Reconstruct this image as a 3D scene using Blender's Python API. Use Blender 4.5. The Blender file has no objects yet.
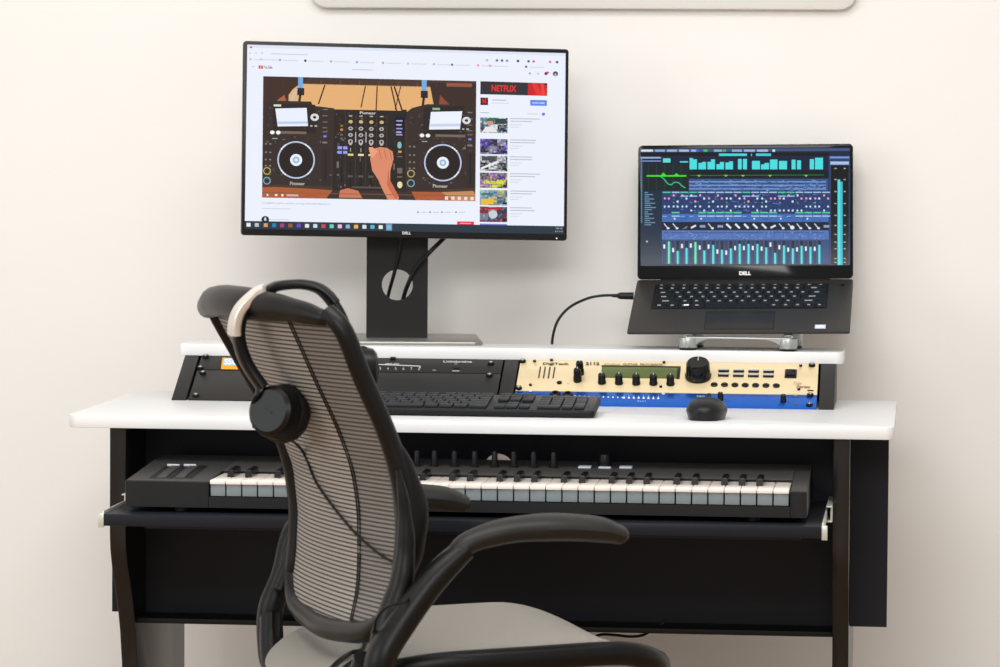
import bpy, bmesh, math, random
from mathutils import Matrix, Vector
R = math.radians
SC = bpy.context.scene
COL = SC.collection
random.seed(4)

# ------------------------------------------------------------------ camera
FPX = 4000.0
YAW, PIT, ROL = R(6.029), R(3.1145), R(0.4029)
CAM = Vector((0, -5.93, 1.2061))
_c, _s = math.cos(YAW), math.sin(YAW)
_h = Vector((-_s, _c, 0)); _r = Vector((_c, _s, 0))
_fw = _h * math.cos(PIT) - Vector((0, 0, 1)) * math.sin(PIT)
_up = _h * math.sin(PIT) + Vector((0, 0, 1)) * math.cos(PIT)
_cr, _sr = math.cos(ROL), math.sin(ROL)

def ray(x, y):
    a, b = x - 500, y - 333.5
    u = _cr * a + _sr * b; w = -_sr * a + _cr * b
    return _fw + _r * (u / FPX) - _up * (w / FPX)
def hit(x, y, n, d):
    """where the line of sight through a point of the photo meets the plane n.P = d"""
    n = Vector(n); k = ray(x, y)
    return CAM + k * ((d - n.dot(CAM)) / n.dot(k))
def atY(x, y, Y): return hit(x, y, (0, 1, 0), Y)
def atZ(x, y, Z): return hit(x, y, (0, 0, 1), Z)
def onto(M, x, y, ax=1, off=0.0):
    n = (M.to_3x3() @ Vector([1 if i == ax else 0 for i in range(3)])).normalized()
    P = hit(x, y, n, n.dot(M.translation) + off)
    return M.inverted() @ P

cd = bpy.data.cameras.new('camera'); cam = bpy.data.objects.new('camera', cd); COL.objects.link(cam)
cd.sensor_width = 36; cd.lens = 36 * FPX / 1000; cd.clip_end = 100; cd.clip_start = .1
mr = Matrix((_r * _cr + _up * _sr, _up * _cr - _r * _sr, -_fw)).transposed()
cam.matrix_world = Matrix.Translation(CAM) @ mr.to_4x4()
cd.dof.use_dof = True; cd.dof.focus_distance = 6.15; cd.dof.aperture_fstop = 11
SC.camera = cam

# ------------------------------------------------------------------ materials
def lin(c):
    return tuple((v / 12.92 if v <= .04045 else ((v + .055) / 1.055) ** 2.4) for v in (x / 255 for x in c))
def mat(name, rgb, rough=.5, metal=0.0, spec=None, noise=0.0, nscale=60, bump=0.0, bscale=200, coat=0.0, aniso=None):
    m = bpy.data.materials.new(name); m.use_nodes = True
    if spec is None: spec = .5 if sum(rgb) > 240 else .24
    N, L = m.node_tree.nodes, m.node_tree.links
    b = N['Principled BSDF']; c = lin(rgb)
    b.inputs['Base Color'].default_value = (*c, 1); b.inputs['Roughness'].default_value = rough
    b.inputs['Metallic'].default_value = metal; b.inputs['Specular IOR Level'].default_value = spec
    b.inputs['Coat Weight'].default_value = coat
    tc = N.new('ShaderNodeTexCoord')
    if noise:
        n = N.new('ShaderNodeTexNoise'); n.inputs['Scale'].default_value = nscale; n.inputs['Detail'].default_value = 4
        mp = N.new('ShaderNodeMapping'); L.new(tc.outputs['Object'], mp.inputs[0]); L.new(mp.outputs[0], n.inputs['Vector'])
        if aniso: mp.inputs['Scale'].default_value = aniso
        r = N.new('ShaderNodeMapRange'); r.inputs[3].default_value = 1 - noise; r.inputs[4].default_value = 1 + noise
        L.new(n.outputs[0], r.inputs[0])
        mx = N.new('ShaderNodeVectorMath'); mx.operation = 'SCALE'; mx.inputs[0].default_value = c
        L.new(r.outputs[0], mx.inputs['Scale']); L.new(mx.outputs[0], b.inputs['Base Color'])
    if bump:
        n = N.new('ShaderNodeTexNoise'); n.inputs['Scale'].default_value = bscale; n.inputs['Detail'].default_value = 3
        L.new(tc.outputs['Object'], n.inputs['Vector'])
        bp = N.new('ShaderNodeBump'); bp.inputs['Strength'].default_value = bump; bp.inputs['Distance'].default_value = .002
        L.new(n.outputs[0], bp.inputs['Height']); L.new(bp.outputs[0], b.inputs['Normal'])
    return m
def mat_attr(name, emit=False, rough=.5):
    m = bpy.data.materials.new(name); m.use_nodes = True
    N, L = m.node_tree.nodes, m.node_tree.links; b = N['Principled BSDF']
    a = N.new('ShaderNodeAttribute'); a.attribute_name = 'col'
    if emit:
        b.inputs['Base Color'].default_value = (.01, .01, .01, 1); b.inputs['Roughness'].default_value = .07
        L.new(a.outputs['Color'], b.inputs['Emission Color']); b.inputs['Emission Strength'].default_value = emit
        b.inputs['Specular IOR Level'].default_value = .12
    else:
        L.new(a.outputs['Color'], b.inputs['Base Color']); b.inputs['Roughness'].default_value = rough
    return m
M = {}
M['wall'] = mat('wall_paint', (237, 235, 231), .75, noise=.012, nscale=3, bump=.35, bscale=22)
M['floor'] = mat('oak_floor', (160, 126, 90), .45, noise=.25, nscale=6, aniso=(1, 12, 1))
M['white'] = mat('white_laminate', (226, 226, 226), .35, noise=.01, nscale=30)
M['black_lam'] = mat('black_laminate', (29, 31, 37), .36, spec=.16, noise=.12, nscale=14)
M['side_lam'] = mat('side_panel_laminate', (20, 20, 21), .22, spec=.45, noise=.1, nscale=14)
M['black_metal'] = mat('black_powder_coat', (36, 34, 33), .45, noise=.06, nscale=90, bump=.2, bscale=900)
M['rackblack'] = mat('rack_panel_black', (40, 38, 37), .45, noise=.05, nscale=80)
M['screw'] = mat('black_screw', (24, 22, 22), .25, metal=.4)
M['dark'] = mat('black_plastic', (20, 20, 21), .38, noise=.05, nscale=60)
M['darkest'] = mat('recess_black', (10, 10, 10), .6)
M['gloss'] = mat('gloss_black', (14, 14, 15), .12)
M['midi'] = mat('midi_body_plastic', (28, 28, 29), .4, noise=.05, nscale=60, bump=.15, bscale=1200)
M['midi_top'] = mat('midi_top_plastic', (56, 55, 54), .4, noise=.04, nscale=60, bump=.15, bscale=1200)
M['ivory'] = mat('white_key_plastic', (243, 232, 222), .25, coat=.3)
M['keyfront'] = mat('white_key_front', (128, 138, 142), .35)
M['blackkey'] = mat('black_key_plastic', (16, 15, 15), .18)
M['button'] = mat('grey_button', (186, 190, 196), .4)
M['alu'] = mat('brushed_aluminium', (178, 180, 178), .38, metal=.75, noise=.04, nscale=40, aniso=(1, 1, 20))
M['zinc'] = mat('zinc_slide', (205, 208, 198), .35, metal=.5)
M['basegrey'] = mat('stand_base_metal', (150, 148, 142), .3, metal=.6, noise=.04, nscale=40)
M['column'] = mat('stand_column_black', (28, 27, 27), .35, noise=.12, nscale=25)
M['bezel'] = mat('monitor_bezel', (22, 21, 21), .3)
M['beige'] = mat('champagne_faceplate', (236, 214, 172), .32, metal=.3, noise=.03, nscale=120)
M['blue'] = mat('blue_anodised_faceplate', (30, 100, 200), .25, metal=.65, noise=.04, nscale=60, aniso=(1, 8, 1))
M['lcd'] = mat('green_lcd', (84, 98, 48), .25)
M['lapbody'] = mat('laptop_deck', (48, 45, 43), .45, noise=.05, nscale=120)
M['lapkey'] = mat('laptop_key', (15, 15, 17), .4)
M['pad'] = mat('trackpad', (38, 35, 34), .35)
M['kb'] = mat('keyboard_plastic', (34, 36, 40), .36)
M['kbkey'] = mat('keyboard_key', (38, 40, 43), .38)
M['kbbase'] = mat('keyboard_base', (17, 18, 19), .4)
M['mouse'] = mat('mouse_plastic', (24, 24, 25), .35)
M['frame'] = mat('chair_frame_plastic', (11, 10, 10), .36, noise=.08, nscale=30, bump=.15, bscale=700)
M['armrest'] = mat('armrest_rubber', (34, 32, 30), .45, noise=.06, nscale=30)
M['phones'] = mat('headphone_black', (10, 10, 10), .35)
M['leather'] = mat('ear_pad_leather', (24, 22, 22), .4, bump=.8, bscale=150)
M['silver'] = mat('headband_silver', (215, 208, 200), .3, metal=.4)
M['cable'] = mat('black_cable', (18, 18, 18), .4)
M['paint'] = mat_attr('printed_marks', False)
M['screen'] = mat_attr('display_pixels', 0.9)
M['shade_white'] = mat('shadow_band_white', (221, 218, 213), .5)  # soft shadow at the top of the wall, put into a darker white
M['scr_dark'] = mat('laptop_lid_glass', (5, 6, 8), .07)

def mesh_fabric(name, light, dark, axis, period, duty=.42, see=0.0, seam=None):
    """woven mesh upholstery: fine light ribs over dark gaps, in the object's own coordinates"""
    m = bpy.data.materials.new(name); m.use_nodes = True
    N, L = m.node_tree.nodes, m.node_tree.links; b = N['Principled BSDF']
    b.inputs['Roughness'].default_value = .55
    uv = N.new('ShaderNodeUVMap'); sp = N.new('ShaderNodeSeparateXYZ'); L.new(uv.outputs[0], sp.inputs[0])
    o = sp.outputs[axis]
    d = N.new('ShaderNodeMath'); d.operation = 'DIVIDE'; d.inputs[1].default_value = period; L.new(o, d.inputs[0])
    f = N.new('ShaderNodeMath'); f.operation = 'FRACT'; L.new(d.outputs[0], f.inputs[0])
    p = N.new('ShaderNodeMath'); p.operation = 'PINGPONG'; p.inputs[1].default_value = .5; L.new(f.outputs[0], p.inputs[0])
    r = N.new('ShaderNodeMapRange'); r.interpolation_type = 'SMOOTHSTEP'
    r.inputs[1].default_value = duty * .5 - .1; r.inputs[2].default_value = duty * .5 + .1; L.new(p.outputs[0], r.inputs[0])
    mx = N.new('ShaderNodeMix'); mx.data_type = 'RGBA'
    mx.inputs[6].default_value = (*lin(dark), 1); mx.inputs[7].default_value = (*lin(light), 1)
    L.new(r.outputs[0], mx.inputs[0]); L.new(mx.outputs[2], b.inputs['Base Color'])
    bp = N.new('ShaderNodeBump'); bp.inputs['Strength'].default_value = .5; bp.inputs['Distance'].default_value = .002
    L.new(r.outputs[0], bp.inputs['Height']); L.new(bp.outputs[0], b.inputs['Normal'])
    return m
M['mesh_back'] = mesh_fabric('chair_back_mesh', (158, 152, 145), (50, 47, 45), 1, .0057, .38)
M['mesh_shaded'] = mesh_fabric('chair_back_mesh_shaded', (122, 117, 112), (46, 43, 41), 1, .0057, .38)  # same mesh, shade of the angled side put into darker colours
M['mesh_seat'] = mesh_fabric('chair_seat_mesh', (168, 162, 153), (88, 84, 78), 0, .0064, .4)

# ------------------------------------------------------------------ mesh tools
class MB:
    def __init__(s): s.v = []; s.f = []; s.m = []; s.uv = []; s.mats = []
    def mi(s, m):
        if m not in s.mats: s.mats.append(m)
        return s.mats.index(m)
    def add(s, vs, fs, m, T=None, uvs=None):
        k = len(s.v); i = s.mi(m)
        s.v += [tuple((T @ Vector(v)) if T else v) for v in vs]
        for f in fs: s.f.append(tuple(k + a for a in f)); s.m.append(i)
        s.uv += list(uvs) if uvs else [(0, 0)] * len(vs)
        return s
    def box(s, x0, x1, y0, y1, z0, z1, m, bev=0.0, seg=2, T=None):
        bm = bmesh.new(); bmesh.ops.create_cube(bm, size=1)
        for v in bm.verts:
            v.co = Vector(((x0 + x1) / 2 + v.co.x * (x1 - x0), (y0 + y1) / 2 + v.co.y * (y1 - y0), (z0 + z1) / 2 + v.co.z * (z1 - z0)))
        if bev: bmesh.ops.bevel(bm, geom=bm.edges[:], offset=min(bev, .49 * min(abs(x1 - x0), abs(y1 - y0), abs(z1 - z0))), segments=seg, profile=.5, affect='EDGES')
        return s.bm(bm, m, T)
    def bm(s, bm, m, T=None):
        bm.verts.index_update()
        s.add([v.co.copy() for v in bm.verts], [[v.index for v in f.verts] for f in bm.faces], m, T); bm.free(); return s
    def prism(s, pts, a0, a1, m, axis='z', bev=0.0, T=None):
        """2D outline extruded along an axis: z -> (x,y), y -> (x,z), x -> (y,z)"""
        P = {'z': lambda p, a: (p[0], p[1], a), 'y': lambda p, a: (p[0], a, p[1]), 'x': lambda p, a: (a, p[0], p[1])}[axis]
        bm = bmesh.new(); n = len(pts)
        A = [bm.verts.new(P(p, a0)) for p in pts]; B = [bm.verts.new(P(p, a1)) for p in pts]
        f0 = bm.faces.new(A[::-1]); f1 = bm.faces.new(B)
        for i in range(n): bm.faces.new((A[i], A[(i + 1) % n], B[(i + 1) % n], B[i]))
        bmesh.ops.recalc_face_normals(bm, faces=bm.faces[:])
        if bev: bmesh.ops.bevel(bm, geom=list(f0.edges) + list(f1.edges), offset=bev, segments=2, profile=.5, affect='EDGES')
        return s.bm(bm, m, T)
    def lathe(s, prof, m, T=None, n=24):
        """profile [(radius, height)] spun about local z"""
        vs = []; fs = []
        for r, z in prof:
            for i in range(n): vs.append((r * math.cos(2 * math.pi * i / n), r * math.sin(2 * math.pi * i / n), z))
        for j in range(len(prof) - 1):
            for i in range(n): fs.append((j * n + i, j * n + (i + 1) % n, (j + 1) * n + (i + 1) % n, (j + 1) * n + i))
        fs.append(tuple(range(n))[::-1]); fs.append(tuple((len(prof) - 1) * n + i for i in range(n)))
        return s.add(vs, fs, m, T)
    def tube(s, pts, rad, m, n=12, up=(0, 0, 1), smooth=6, closed=False):
        """a swept bar; rad = number, (w,h) or a list of those, one per point"""
        P = [Vector(p) for p in pts]
        if not isinstance(rad, list): rad = [rad] * len(P)
        rad = [(r, r) if not isinstance(r, tuple) else r for r in rad]
        if smooth > 1:
            Q = []; RR = []; L = len(P)
            rng = L if closed else L - 1
            for i in range(rng):
                g = (lambda k: k % L) if closed else (lambda k: max(0, min(L - 1, k)))
                p0, p1, p2, p3 = P[g(i - 1)], P[g(i)], P[g(i + 1)], P[g(i + 2)]
                for j in range(smooth):
                    t = j / smooth
                    Q.append(.5 * ((2 * p1) + (p2 - p0) * t + (2 * p0 - 5 * p1 + 4 * p2 - p3) * t * t + (3 * p1 - p0 - 3 * p2 + p3) * t ** 3))
                    a, b = rad[g(i)], rad[g(i + 1)]; tt = t * t * (3 - 2 * t)
                    RR.append((a[0] * (1 - tt) + b[0] * tt, a[1] * (1 - tt) + b[1] * tt))
            if not closed: Q.append(P[-1]); RR.append(rad[-1])
            P, rad = Q, RR
        vs = []; fs = []; N = len(P); upv = Vector(up).normalized()
        for i, p in enumerate(P):
            a = P[(i - 1) % N] if (closed or i > 0) else p; b = P[(i + 1) % N] if (closed or i < N - 1) else p
            t = (b - a).normalized()
            sd = t.cross(upv)
            if sd.length < 1e-3: sd = t.cross(Vector((1, 0, 0)))
            sd.normalize(); u2 = sd.cross(t).normalized()
            for k in range(n):
                c, q = math.cos(2 * math.pi * k / n), math.sin(2 * math.pi * k / n)
                vs.append(p + sd * (c * rad[i][0]) + u2 * (q * rad[i][1]))
        for i in range(N if closed else N - 1):
            for k in range(n):
                j = (i + 1) % N
                fs.append((i * n + k, i * n + (k + 1) % n, j * n + (k + 1) % n, j * n + k))
        if not closed: fs.append(tuple(range(n))[::-1]); fs.append(tuple((N - 1) * n + k for k in range(n)))
        return s.add(vs, fs, m)
    def build(s, name, parent=None, smooth=True, world=None, auto=35, loc=None):
        me = bpy.data.meshes.new(name)
        me.from_pydata(s.v, [], s.f)
        for m in s.mats: me.materials.append(m)
        for p, i in zip(me.polygons, s.m): p.material_index = i; p.use_smooth = smooth
        ul = me.uv_layers.new(name='UVMap')
        for l in me.loops: ul.data[l.index].uv = s.uv[l.vertex_index]
        me.update()
        bm = bmesh.new(); bm.from_mesh(me); bmesh.ops.recalc_face_normals(bm, faces=bm.faces[:]); bm.to_mesh(me); bm.free()
        if smooth:
            try: me.set_sharp_from_angle(angle=R(auto))
            except Exception: pass
        o = bpy.data.objects.new(name, me); COL.objects.link(o)
        if parent: o.parent = parent
        if world is not None: o.matrix_basis = world
        if loc is not None: o.location = loc
        return o
def bx(name, parent, x0, x1, y0, y1, z0, z1, m, bev=.001, **k):
    return MB().box(x0, x1, y0, y1, z0, z1, M[m], bev).build(name, parent, **k)
def thing(name, label, cat, Mx=None, group=None):
    o = bpy.data.objects.new(name, None); COL.objects.link(o); o.empty_display_size = .05
    if Mx is not None: o.matrix_basis = Mx
    o['label'] = label; o['category'] = cat
    if group: o['group'] = group
    return o
def tag(o, label, cat, group=None):
    o['label'] = label; o['category'] = cat
    if group: o['group'] = group
    return o
def T(x, y, z): return Matrix.Translation((x, y, z))
def RX(a): return Matrix.Rotation(R(a), 4, 'X')
def RY(a): return Matrix.Rotation(R(a), 4, 'Y')
def RZ(a): return Matrix.Rotation(R(a), 4, 'Z')
def rrect(x0, x1, y0, y1, r, n=5):
    r4 = r if isinstance(r, (list, tuple)) else [r] * 4; pts = []
    for (cx, cy, a0), q in zip([(x1, y1, 0), (x0, y1, 90), (x0, y0, 180), (x1, y0, 270)], r4):
        sx = 1 if cx == x1 else -1; sy = 1 if cy == y1 else -1
        for i in range(n + 1):
            a = R(a0 + 90 * i / n); pts.append((cx - sx * q + q * math.cos(a), cy - sy * q + q * math.sin(a)))
    return pts
def plate_with_hole(mb, x0, x1, z0, z1, y0, y1, cx, cz, rad, m, n=48, T=None):
    """upright slab in the xz plane with a round hole through it"""
    outer = []; inner = []
    for i in range(n):
        a = 2 * math.pi * i / n; dx, dz = math.cos(a), math.sin(a)
        t = min(((x1 - cx) / dx if dx > 1e-9 else 1e9), ((x0 - cx) / dx if dx < -1e-9 else 1e9),
                ((z1 - cz) / dz if dz > 1e-9 else 1e9), ((z0 - cz) / dz if dz < -1e-9 else 1e9))
        outer.append((cx + dx * t, cz + dz * t)); inner.append((cx + dx * rad, cz + dz * rad))
    corners = [(x0, z0), (x1, z0), (x1, z1), (x0, z1)]
    for c in corners:
        j = min(range(n), key=lambda k: (outer[k][0] - c[0]) ** 2 + (outer[k][1] - c[1]) ** 2); outer[j] = c
    vs = []
    for y in (y0, y1):
        vs += [(p[0], y, p[1]) for p in outer]; vs += [(p[0], y, p[1]) for p in inner]
    fs = []
    for i in range(n):
        j = (i + 1) % n
        fs += [(i, j, n + j, n + i), (2 * n + j, 2 * n + i, 3 * n + i, 3 * n + j), (n + i, n + j, 3 * n + j, 3 * n + i), (i, 2 * n + i, 2 * n + j, j)]
    mb.add(vs, fs, m, T); return mb

class Canvas:
    """flat printed or displayed marks on one plane of a frame (local xz, facing -y)"""
    def __init__(s, F, off=-.0004, step=-.00012, ax=1):
        s.F = F; s.off = off; s.step = step; s.v = []; s.f = []; s.c = []; s.px = True; s.ax = ax; s.lay = 0
    def P(s, p):
        if s.px:
            q = onto(s.F, p[0], p[1], s.ax, 0.0)
            return (q.x, q.z) if s.ax == 1 else (q.x, q.y)
        return p
    def raw(s, pts, col, lay):
        y = s.off + s.step * lay; k = len(s.v)
        for p in pts: s.v.append((p[0], y, p[1]) if s.ax == 1 else (p[0], p[1], -y))
        s.f.append(tuple(range(k, k + len(pts)))); s.c.append(col)
    def poly(s, pts, col, lay=1): s.raw([s.P(p) for p in pts], col, lay)
    def rect(s, x0, y0, x1, y1, col, lay=1, sk=0.0, sv=0.0):
        """photo pixels; sk = fall of the line per px to the right"""
        s.poly([(x0, y0), (x1, y0 + sk * (x1 - x0)), (x1 + sv, y1 + sk * (x1 - x0)), (x0 + sv, y1)], col, lay)
    def disc(s, x, y, rx, ry, col, lay=1, n=20):
        s.poly([(x + rx * math.cos(2 * math.pi * i / n), y + ry * math.sin(2 * math.pi * i / n)) for i in range(n)], col, lay)
    def ring(s, x, y, rx, ry, w, col, lay=1, n=32):
        for i in range(n):
            a, b = 2 * math.pi * i / n, 2 * math.pi * (i + 1) / n
            s.poly([(x + rx * math.cos(a), y + ry * math.sin(a)), (x + rx * math.cos(b), y + ry * math.sin(b)),
                    (x + (rx - w) * math.cos(b), y + (ry - w) * math.sin(b)), (x + (rx - w) * math.cos(a), y + (ry - w) * math.sin(a))], col, lay)
    def line(s, pts, w, col, lay=1):
        for (x0, y0), (x1, y1) in zip(pts, pts[1:]):
            d = math.hypot(x1 - x0, y1 - y0) or 1; nx, ny = -(y1 - y0) / d * w / 2, (x1 - x0) / d * w / 2
            s.poly([(x0 + nx, y0 + ny), (x1 + nx, y1 + ny), (x1 - nx, y1 - ny), (x0 - nx, y0 - ny)], col, lay)
    def text(s, t, x, y, w, h, col, lay=2, sk=0.0, bold=0.0, slant=0.0):
        """text whose box starts at pixel x,y (top left), w x h pixels"""
        vs, fs = text_geo(t, bold, slant)
        xs = [v[0] for v in vs]; ys = [v[1] for v in vs]
        if not xs: return
        a, b, c, d = min(xs), max(xs), min(ys), max(ys)
        Q = [s.P((x + (v[0] - a) / (b - a) * w, y + sk * ((v[0] - a) / (b - a) * w) + h - (v[1] - c) / (d - c) * h)) for v in vs]
        for f in fs: s.raw([Q[i] for i in f], col, lay)
    def build(s, name, parent, m, loc=None):
        me = bpy.data.meshes.new(name); me.from_pydata(s.v, [], s.f); me.materials.append(M[m])
        at = me.color_attributes.new('col', 'FLOAT_COLOR', 'CORNER')
        i = 0
        for f, c in zip(s.f, s.c):
            cc = (*lin(c), 1)
            for _ in f: at.data[i].color = cc; i += 1
        me.update(); o = bpy.data.objects.new(name, me); COL.objects.link(o); o.parent = parent; return o
_tc = {}
def text_geo(t, bold=0.0, slant=0.0):
    k = (t, bold, slant)
    if k in _tc: return _tc[k]
    cu = bpy.data.curves.new('t', 'FONT'); cu.body = t; cu.offset = bold; cu.shear = slant; cu.resolution_u = 3
    o = bpy.data.objects.new('t', cu); COL.objects.link(o)
    dg = bpy.context.evaluated_depsgraph_get(); dg.update()
    me = bpy.data.meshes.new_from_object(o.evaluated_get(dg))
    r = ([tuple(v.co) for v in me.vertices], [tuple(p.vertices) for p in me.polygons])
    bpy.data.objects.remove(o); bpy.data.meshes.remove(me); bpy.data.curves.remove(cu); _tc[k] = r
    return r

# ------------------------------------------------------------------ room
WALLY = .80
w = MB().box(-4.5, 3.2, WALLY, WALLY + .12, 0, 2.8, M['wall']).build('wall_back', smooth=False); w['kind'] = 'structure'
w = MB().box(-4.5, 3.2, -8.2, WALLY, -.1, 0, M['floor']).build('floor', smooth=False); w['kind'] = 'structure'
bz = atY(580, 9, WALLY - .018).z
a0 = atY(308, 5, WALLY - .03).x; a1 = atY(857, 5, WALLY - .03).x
band_panel = thing('shadow_band_panel', 'added off-white panel for the shadow band at the top edge, above monitor and laptop', 'shadow panel', T((a0 + a1) / 2, WALLY, bz))
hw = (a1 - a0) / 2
MB().prism(rrect(-hw, hw, 0, .3, .03), -.018, 0, M['shade_white'], 'y', .004).build('casing', band_panel)  # added panel; its darker white carries the soft shadow band on the wall

# ------------------------------------------------------------------ desk
D0 = T(-.66, .25, 0)
desk = thing('studio_desk', 'white-topped black studio desk with rack bays and pulled-out keyboard tray', 'desk', D0)
ox, oy = .66, -.25      # world -> desk local
def dk(name, mb, parent=None, **k):
    Tm = D0.inverted(); mb.v = [tuple(Tm @ Vector(v)) for v in mb.v]
    return mb.build(name, parent or desk, **k)
XL, XR, YB = -1.2843, -.039, .5604
dk('desktop', MB().prism(rrect(XL, XR, 0, YB, [.006, .006, .022, .012], 6), .731, .75, M['white'], 'z', .0012))
prof = [(.012, .731), (.012, .57), (.016, .545), (.03, .515), (.05, .49), (.072, .455), (.092, .41), (.106, .36), (.112, .28), (.108, .16), (.09, .08), (.07, .03), (.07, 0), (.5, 0), (.5, .731)]
for x0, x1 in ((-1.2204, -1.1955), (-.1285, -.1039)):
    dk('side_panel', MB().prism(prof, x0, x1, M['side_lam'], 'x', .0012))
HB = atY(498.3, 469, .17)
dk('back_panel', plate_with_hole(MB(), -1.2488, -.0478, .4311, .7308, .17, .186, HB.x, HB.z, .0235, M['black_lam']), smooth=False)
rzb = atY(833, 637.2, .10).z
dk('cable_shelf', MB().box(-1.1953, -.1287, .10, .1865, rzb, .4309, M['darkest'], .0008))
# shelf riser on top with its rack bays
RZ1 = .75 + .0644
dk('riser_shelf', MB().prism(rrect(-1.1973, -.1238, .4564, .571, [.004, .004, .006, .012], 5), RZ1, RZ1 + .019, M['white'], 'z', .0012))
RK = Matrix.Translation((0, .3381, .75)) @ Matrix.Rotation(math.atan2(.0644, .1198) - math.pi / 2, 4, 'X')
# rack frame: local x right, z up the slope, -y out of the face
RK = Matrix(((1, 0, 0, 0), (0, .0644 / .136, .1198 / .136, .3381), (0, -.1198 / .136, .0644 / .136, .75), (0, 0, 0, 1)))
def rk(x, y): q = onto(RK, x, y); return q.x, q.z
SL = .1360
def strip(xa, xb, name='rack_rail'):
    b = MB(); b.box(xa, xb, -.0015, .012, .0005, SL - .001, M['rackblack'], .0006)
    b.v = [tuple(RK @ Vector(v)) for v in b.v]; return b
xs = [rk(171.5, 400)[0], rk(187, 400)[0], rk(497, 402)[0], rk(513, 402)[0], rk(817, 405)[0], rk(833.7, 409.5)[0]]
dk('rack_rail', strip(xs[0], xs[1] - .002)); dk('rack_rail', strip(xs[2] + .001, xs[3] - .002)); dk('rack_rail', strip(xs[4] + .003, xs[5]))
# wedge shaped bay sides and closed back under the riser
wedge = [(.3385 + .014, .7503), (.458 + .006, .7503 + .0640), (.55, .8143), (.55, .7503)]
for xa, xb in ((xs[0], xs[0] + .012), (xs[2] + .008, xs[2] + .02), (xs[5] - .012, xs[5])):
    dk('bay_side', MB().prism(wedge, xa, xb, M['rackblack'], 'x'))
dk('bay_back', MB().box(xs[0] + .012, xs[5] - .012, .535, .549, .7503, .8143, M['rackblack']))
# keyboard tray on two telescopic slides
TY = -.215
q0, q1 = atY(103.5, 515.5, TY), atY(821.5, 525, TY); TZ = (q0.z + q1.z) / 2
tl = dk('keyboard_tray', MB().box(q0.x, q1.x, TY, .16, TZ - .0175, TZ, M['black_lam'], .001))
dk('tray_rib', MB().box(q0.x + .06, q1.x - .03, TY + .004, TY + .02, TZ - .0205, TZ - .017, M['black_lam'], .0006), tl)
for s_, (xi, xo) in ((1, (q0.x, -1.1957)), (-1, (q1.x, -.1283))):
    b = MB()
    e = xi - s_ * .0085
    b.box(min(xi, e), max(xi, e), TY + .002, TY + .006, TZ - .02, TZ + .001, M['zinc'], .0008)          # end plate
    b.box(min(xi - s_ * .0005, xi - s_ * .003), max(xi - s_ * .0005, xi - s_ * .003), TY + .006, .14, TZ - .012, TZ + .004, M['zinc'], .0005)
    dk('slide_rail', b, tl)
    b = MB(); lo, hi = min(xo, xo + s_ * .0035), max(xo, xo + s_ * .0035)
    b.box(lo, hi, .0, .15, TZ - .013, TZ + .010, M['zinc'], .0005)
    lo, hi = min(xo, xo + s_ * .009), max(xo, xo + s_ * .009)
    b.box(lo, hi, -.02, .14, TZ + .0085, TZ + .0105, M['zinc'], .0004)
    b.box(lo, hi, -.02, .14, TZ - .0135, TZ - .0115, M['zinc'], .0004)
    dk('slide_rail', b, desk)

# ------------------------------------------------------------------ rack units
def screw(parent, x, z, r=.0055, y=-.0012):
    b = MB(); Mx = T(x, y, z) @ RX(90)
    b.lathe([(r, 0), (r, .0012), (r * .85, .003), (r * .55, .0036), (0.0006, .0038)], M['screw'], Mx, 18)
    b.box(-r * .55, r * .55, -.0006, .0006, .0036, .0042, M['zinc'], 0, 1, Mx); b.box(-.0006, .0006, -r * .55, r * .55, .0036, .0042, M['zinc'], 0, 1, Mx)
    return b.build('screw', parent)
def knob(parent, x, z, r, h, name='knob', pointer=True, base=None):
    b = MB(); Mx = T(x, -.0012, z) @ RX(90)
    if base: b.lathe([(base, 0), (base, h * .35), (base * .9, h * .42), (.001, h * .42)], M['gloss'], Mx, 28)
    b.lathe([(r * 1.08, .0005), (r * 1.08, h * .15), (r, h * .2), (r * .95, h * .9), (r * .85, h), (.001, h)], M['gloss'], Mx, 28)
    o = b.build(name, parent)
    if pointer:
        q = MB(); q.box(-.0006, .0006, r * .2, r * .98, h, h + .0006, M['button'], 0, 1, Mx); q.box(-.0006, .0006, r * .92, r * 1.0, h * .3, h, M['button'], 0, 1, Mx)
        q.build('pointer', o)
    return o
def unit(name, label, cat, y_low, y_high, side):
    """rack unit between two slope heights"""
    return thing(name, label, cat, RK)
def uface(th, x0, x1, z0, z1, m, name='faceplate'):
    o = MB().box(x0, x1, -.0012, .004, z0, z1, M[m], .0006).build(name, th)
    MB().box(x0 + .025, x1 - .025, .004, .05, z0 + .003, z1 - .003, M['dark'], .001).build('chassis', th)
    return o
z1u = rk(300, 371.5)[1]
# left bay: thin audio interface over a blank panel
LA, LB = rk(188.5, 399.5)[0] , rk(495.5, 404)[0]
u1 = thing('audio_interface', 'slim black rack interface with a row of channel numbers above the blank panel', 'rack unit', RK)
uface(u1, LA, LB, z1u + .001, SL - .001, 'rackblack')
cv = Canvas(RK, -.0016)
cv.poly([(222.5, 358.5), (239.5, 358.8), (238, 370.3), (221, 370)], (236, 160, 20), 1)
cv.poly([(224.3, 359.2), (239.5, 359.6), (238.8, 366.6), (223.2, 366.2)], (150, 190, 225), 2)
cv.text('SSC', 224.6, 360, 12.6, 5.6, (240, 246, 250), 3, bold=.02)
o = cv.build('sticker', u1, 'paint'); o['label'] = 'orange and blue sticker'
cv = Canvas(RK, -.0016)
W_ = (205, 200, 196)
cv.line([(352, 364.2), (420.3, 367)], .8, W_, 1); cv.line([(420.3, 367), (420, 369)], .8, W_, 1)
cv.text('INPUT LEVEL', 385.5, 364, 14, 1.7, W_, 2, .012, bold=.02)
for i, t in enumerate('2345678'): cv.text(t, 371.5 + 7.8 * i, 367.8 + .1 * i, 1.7, 2.8, (190, 186, 182), 2, .012)
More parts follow.
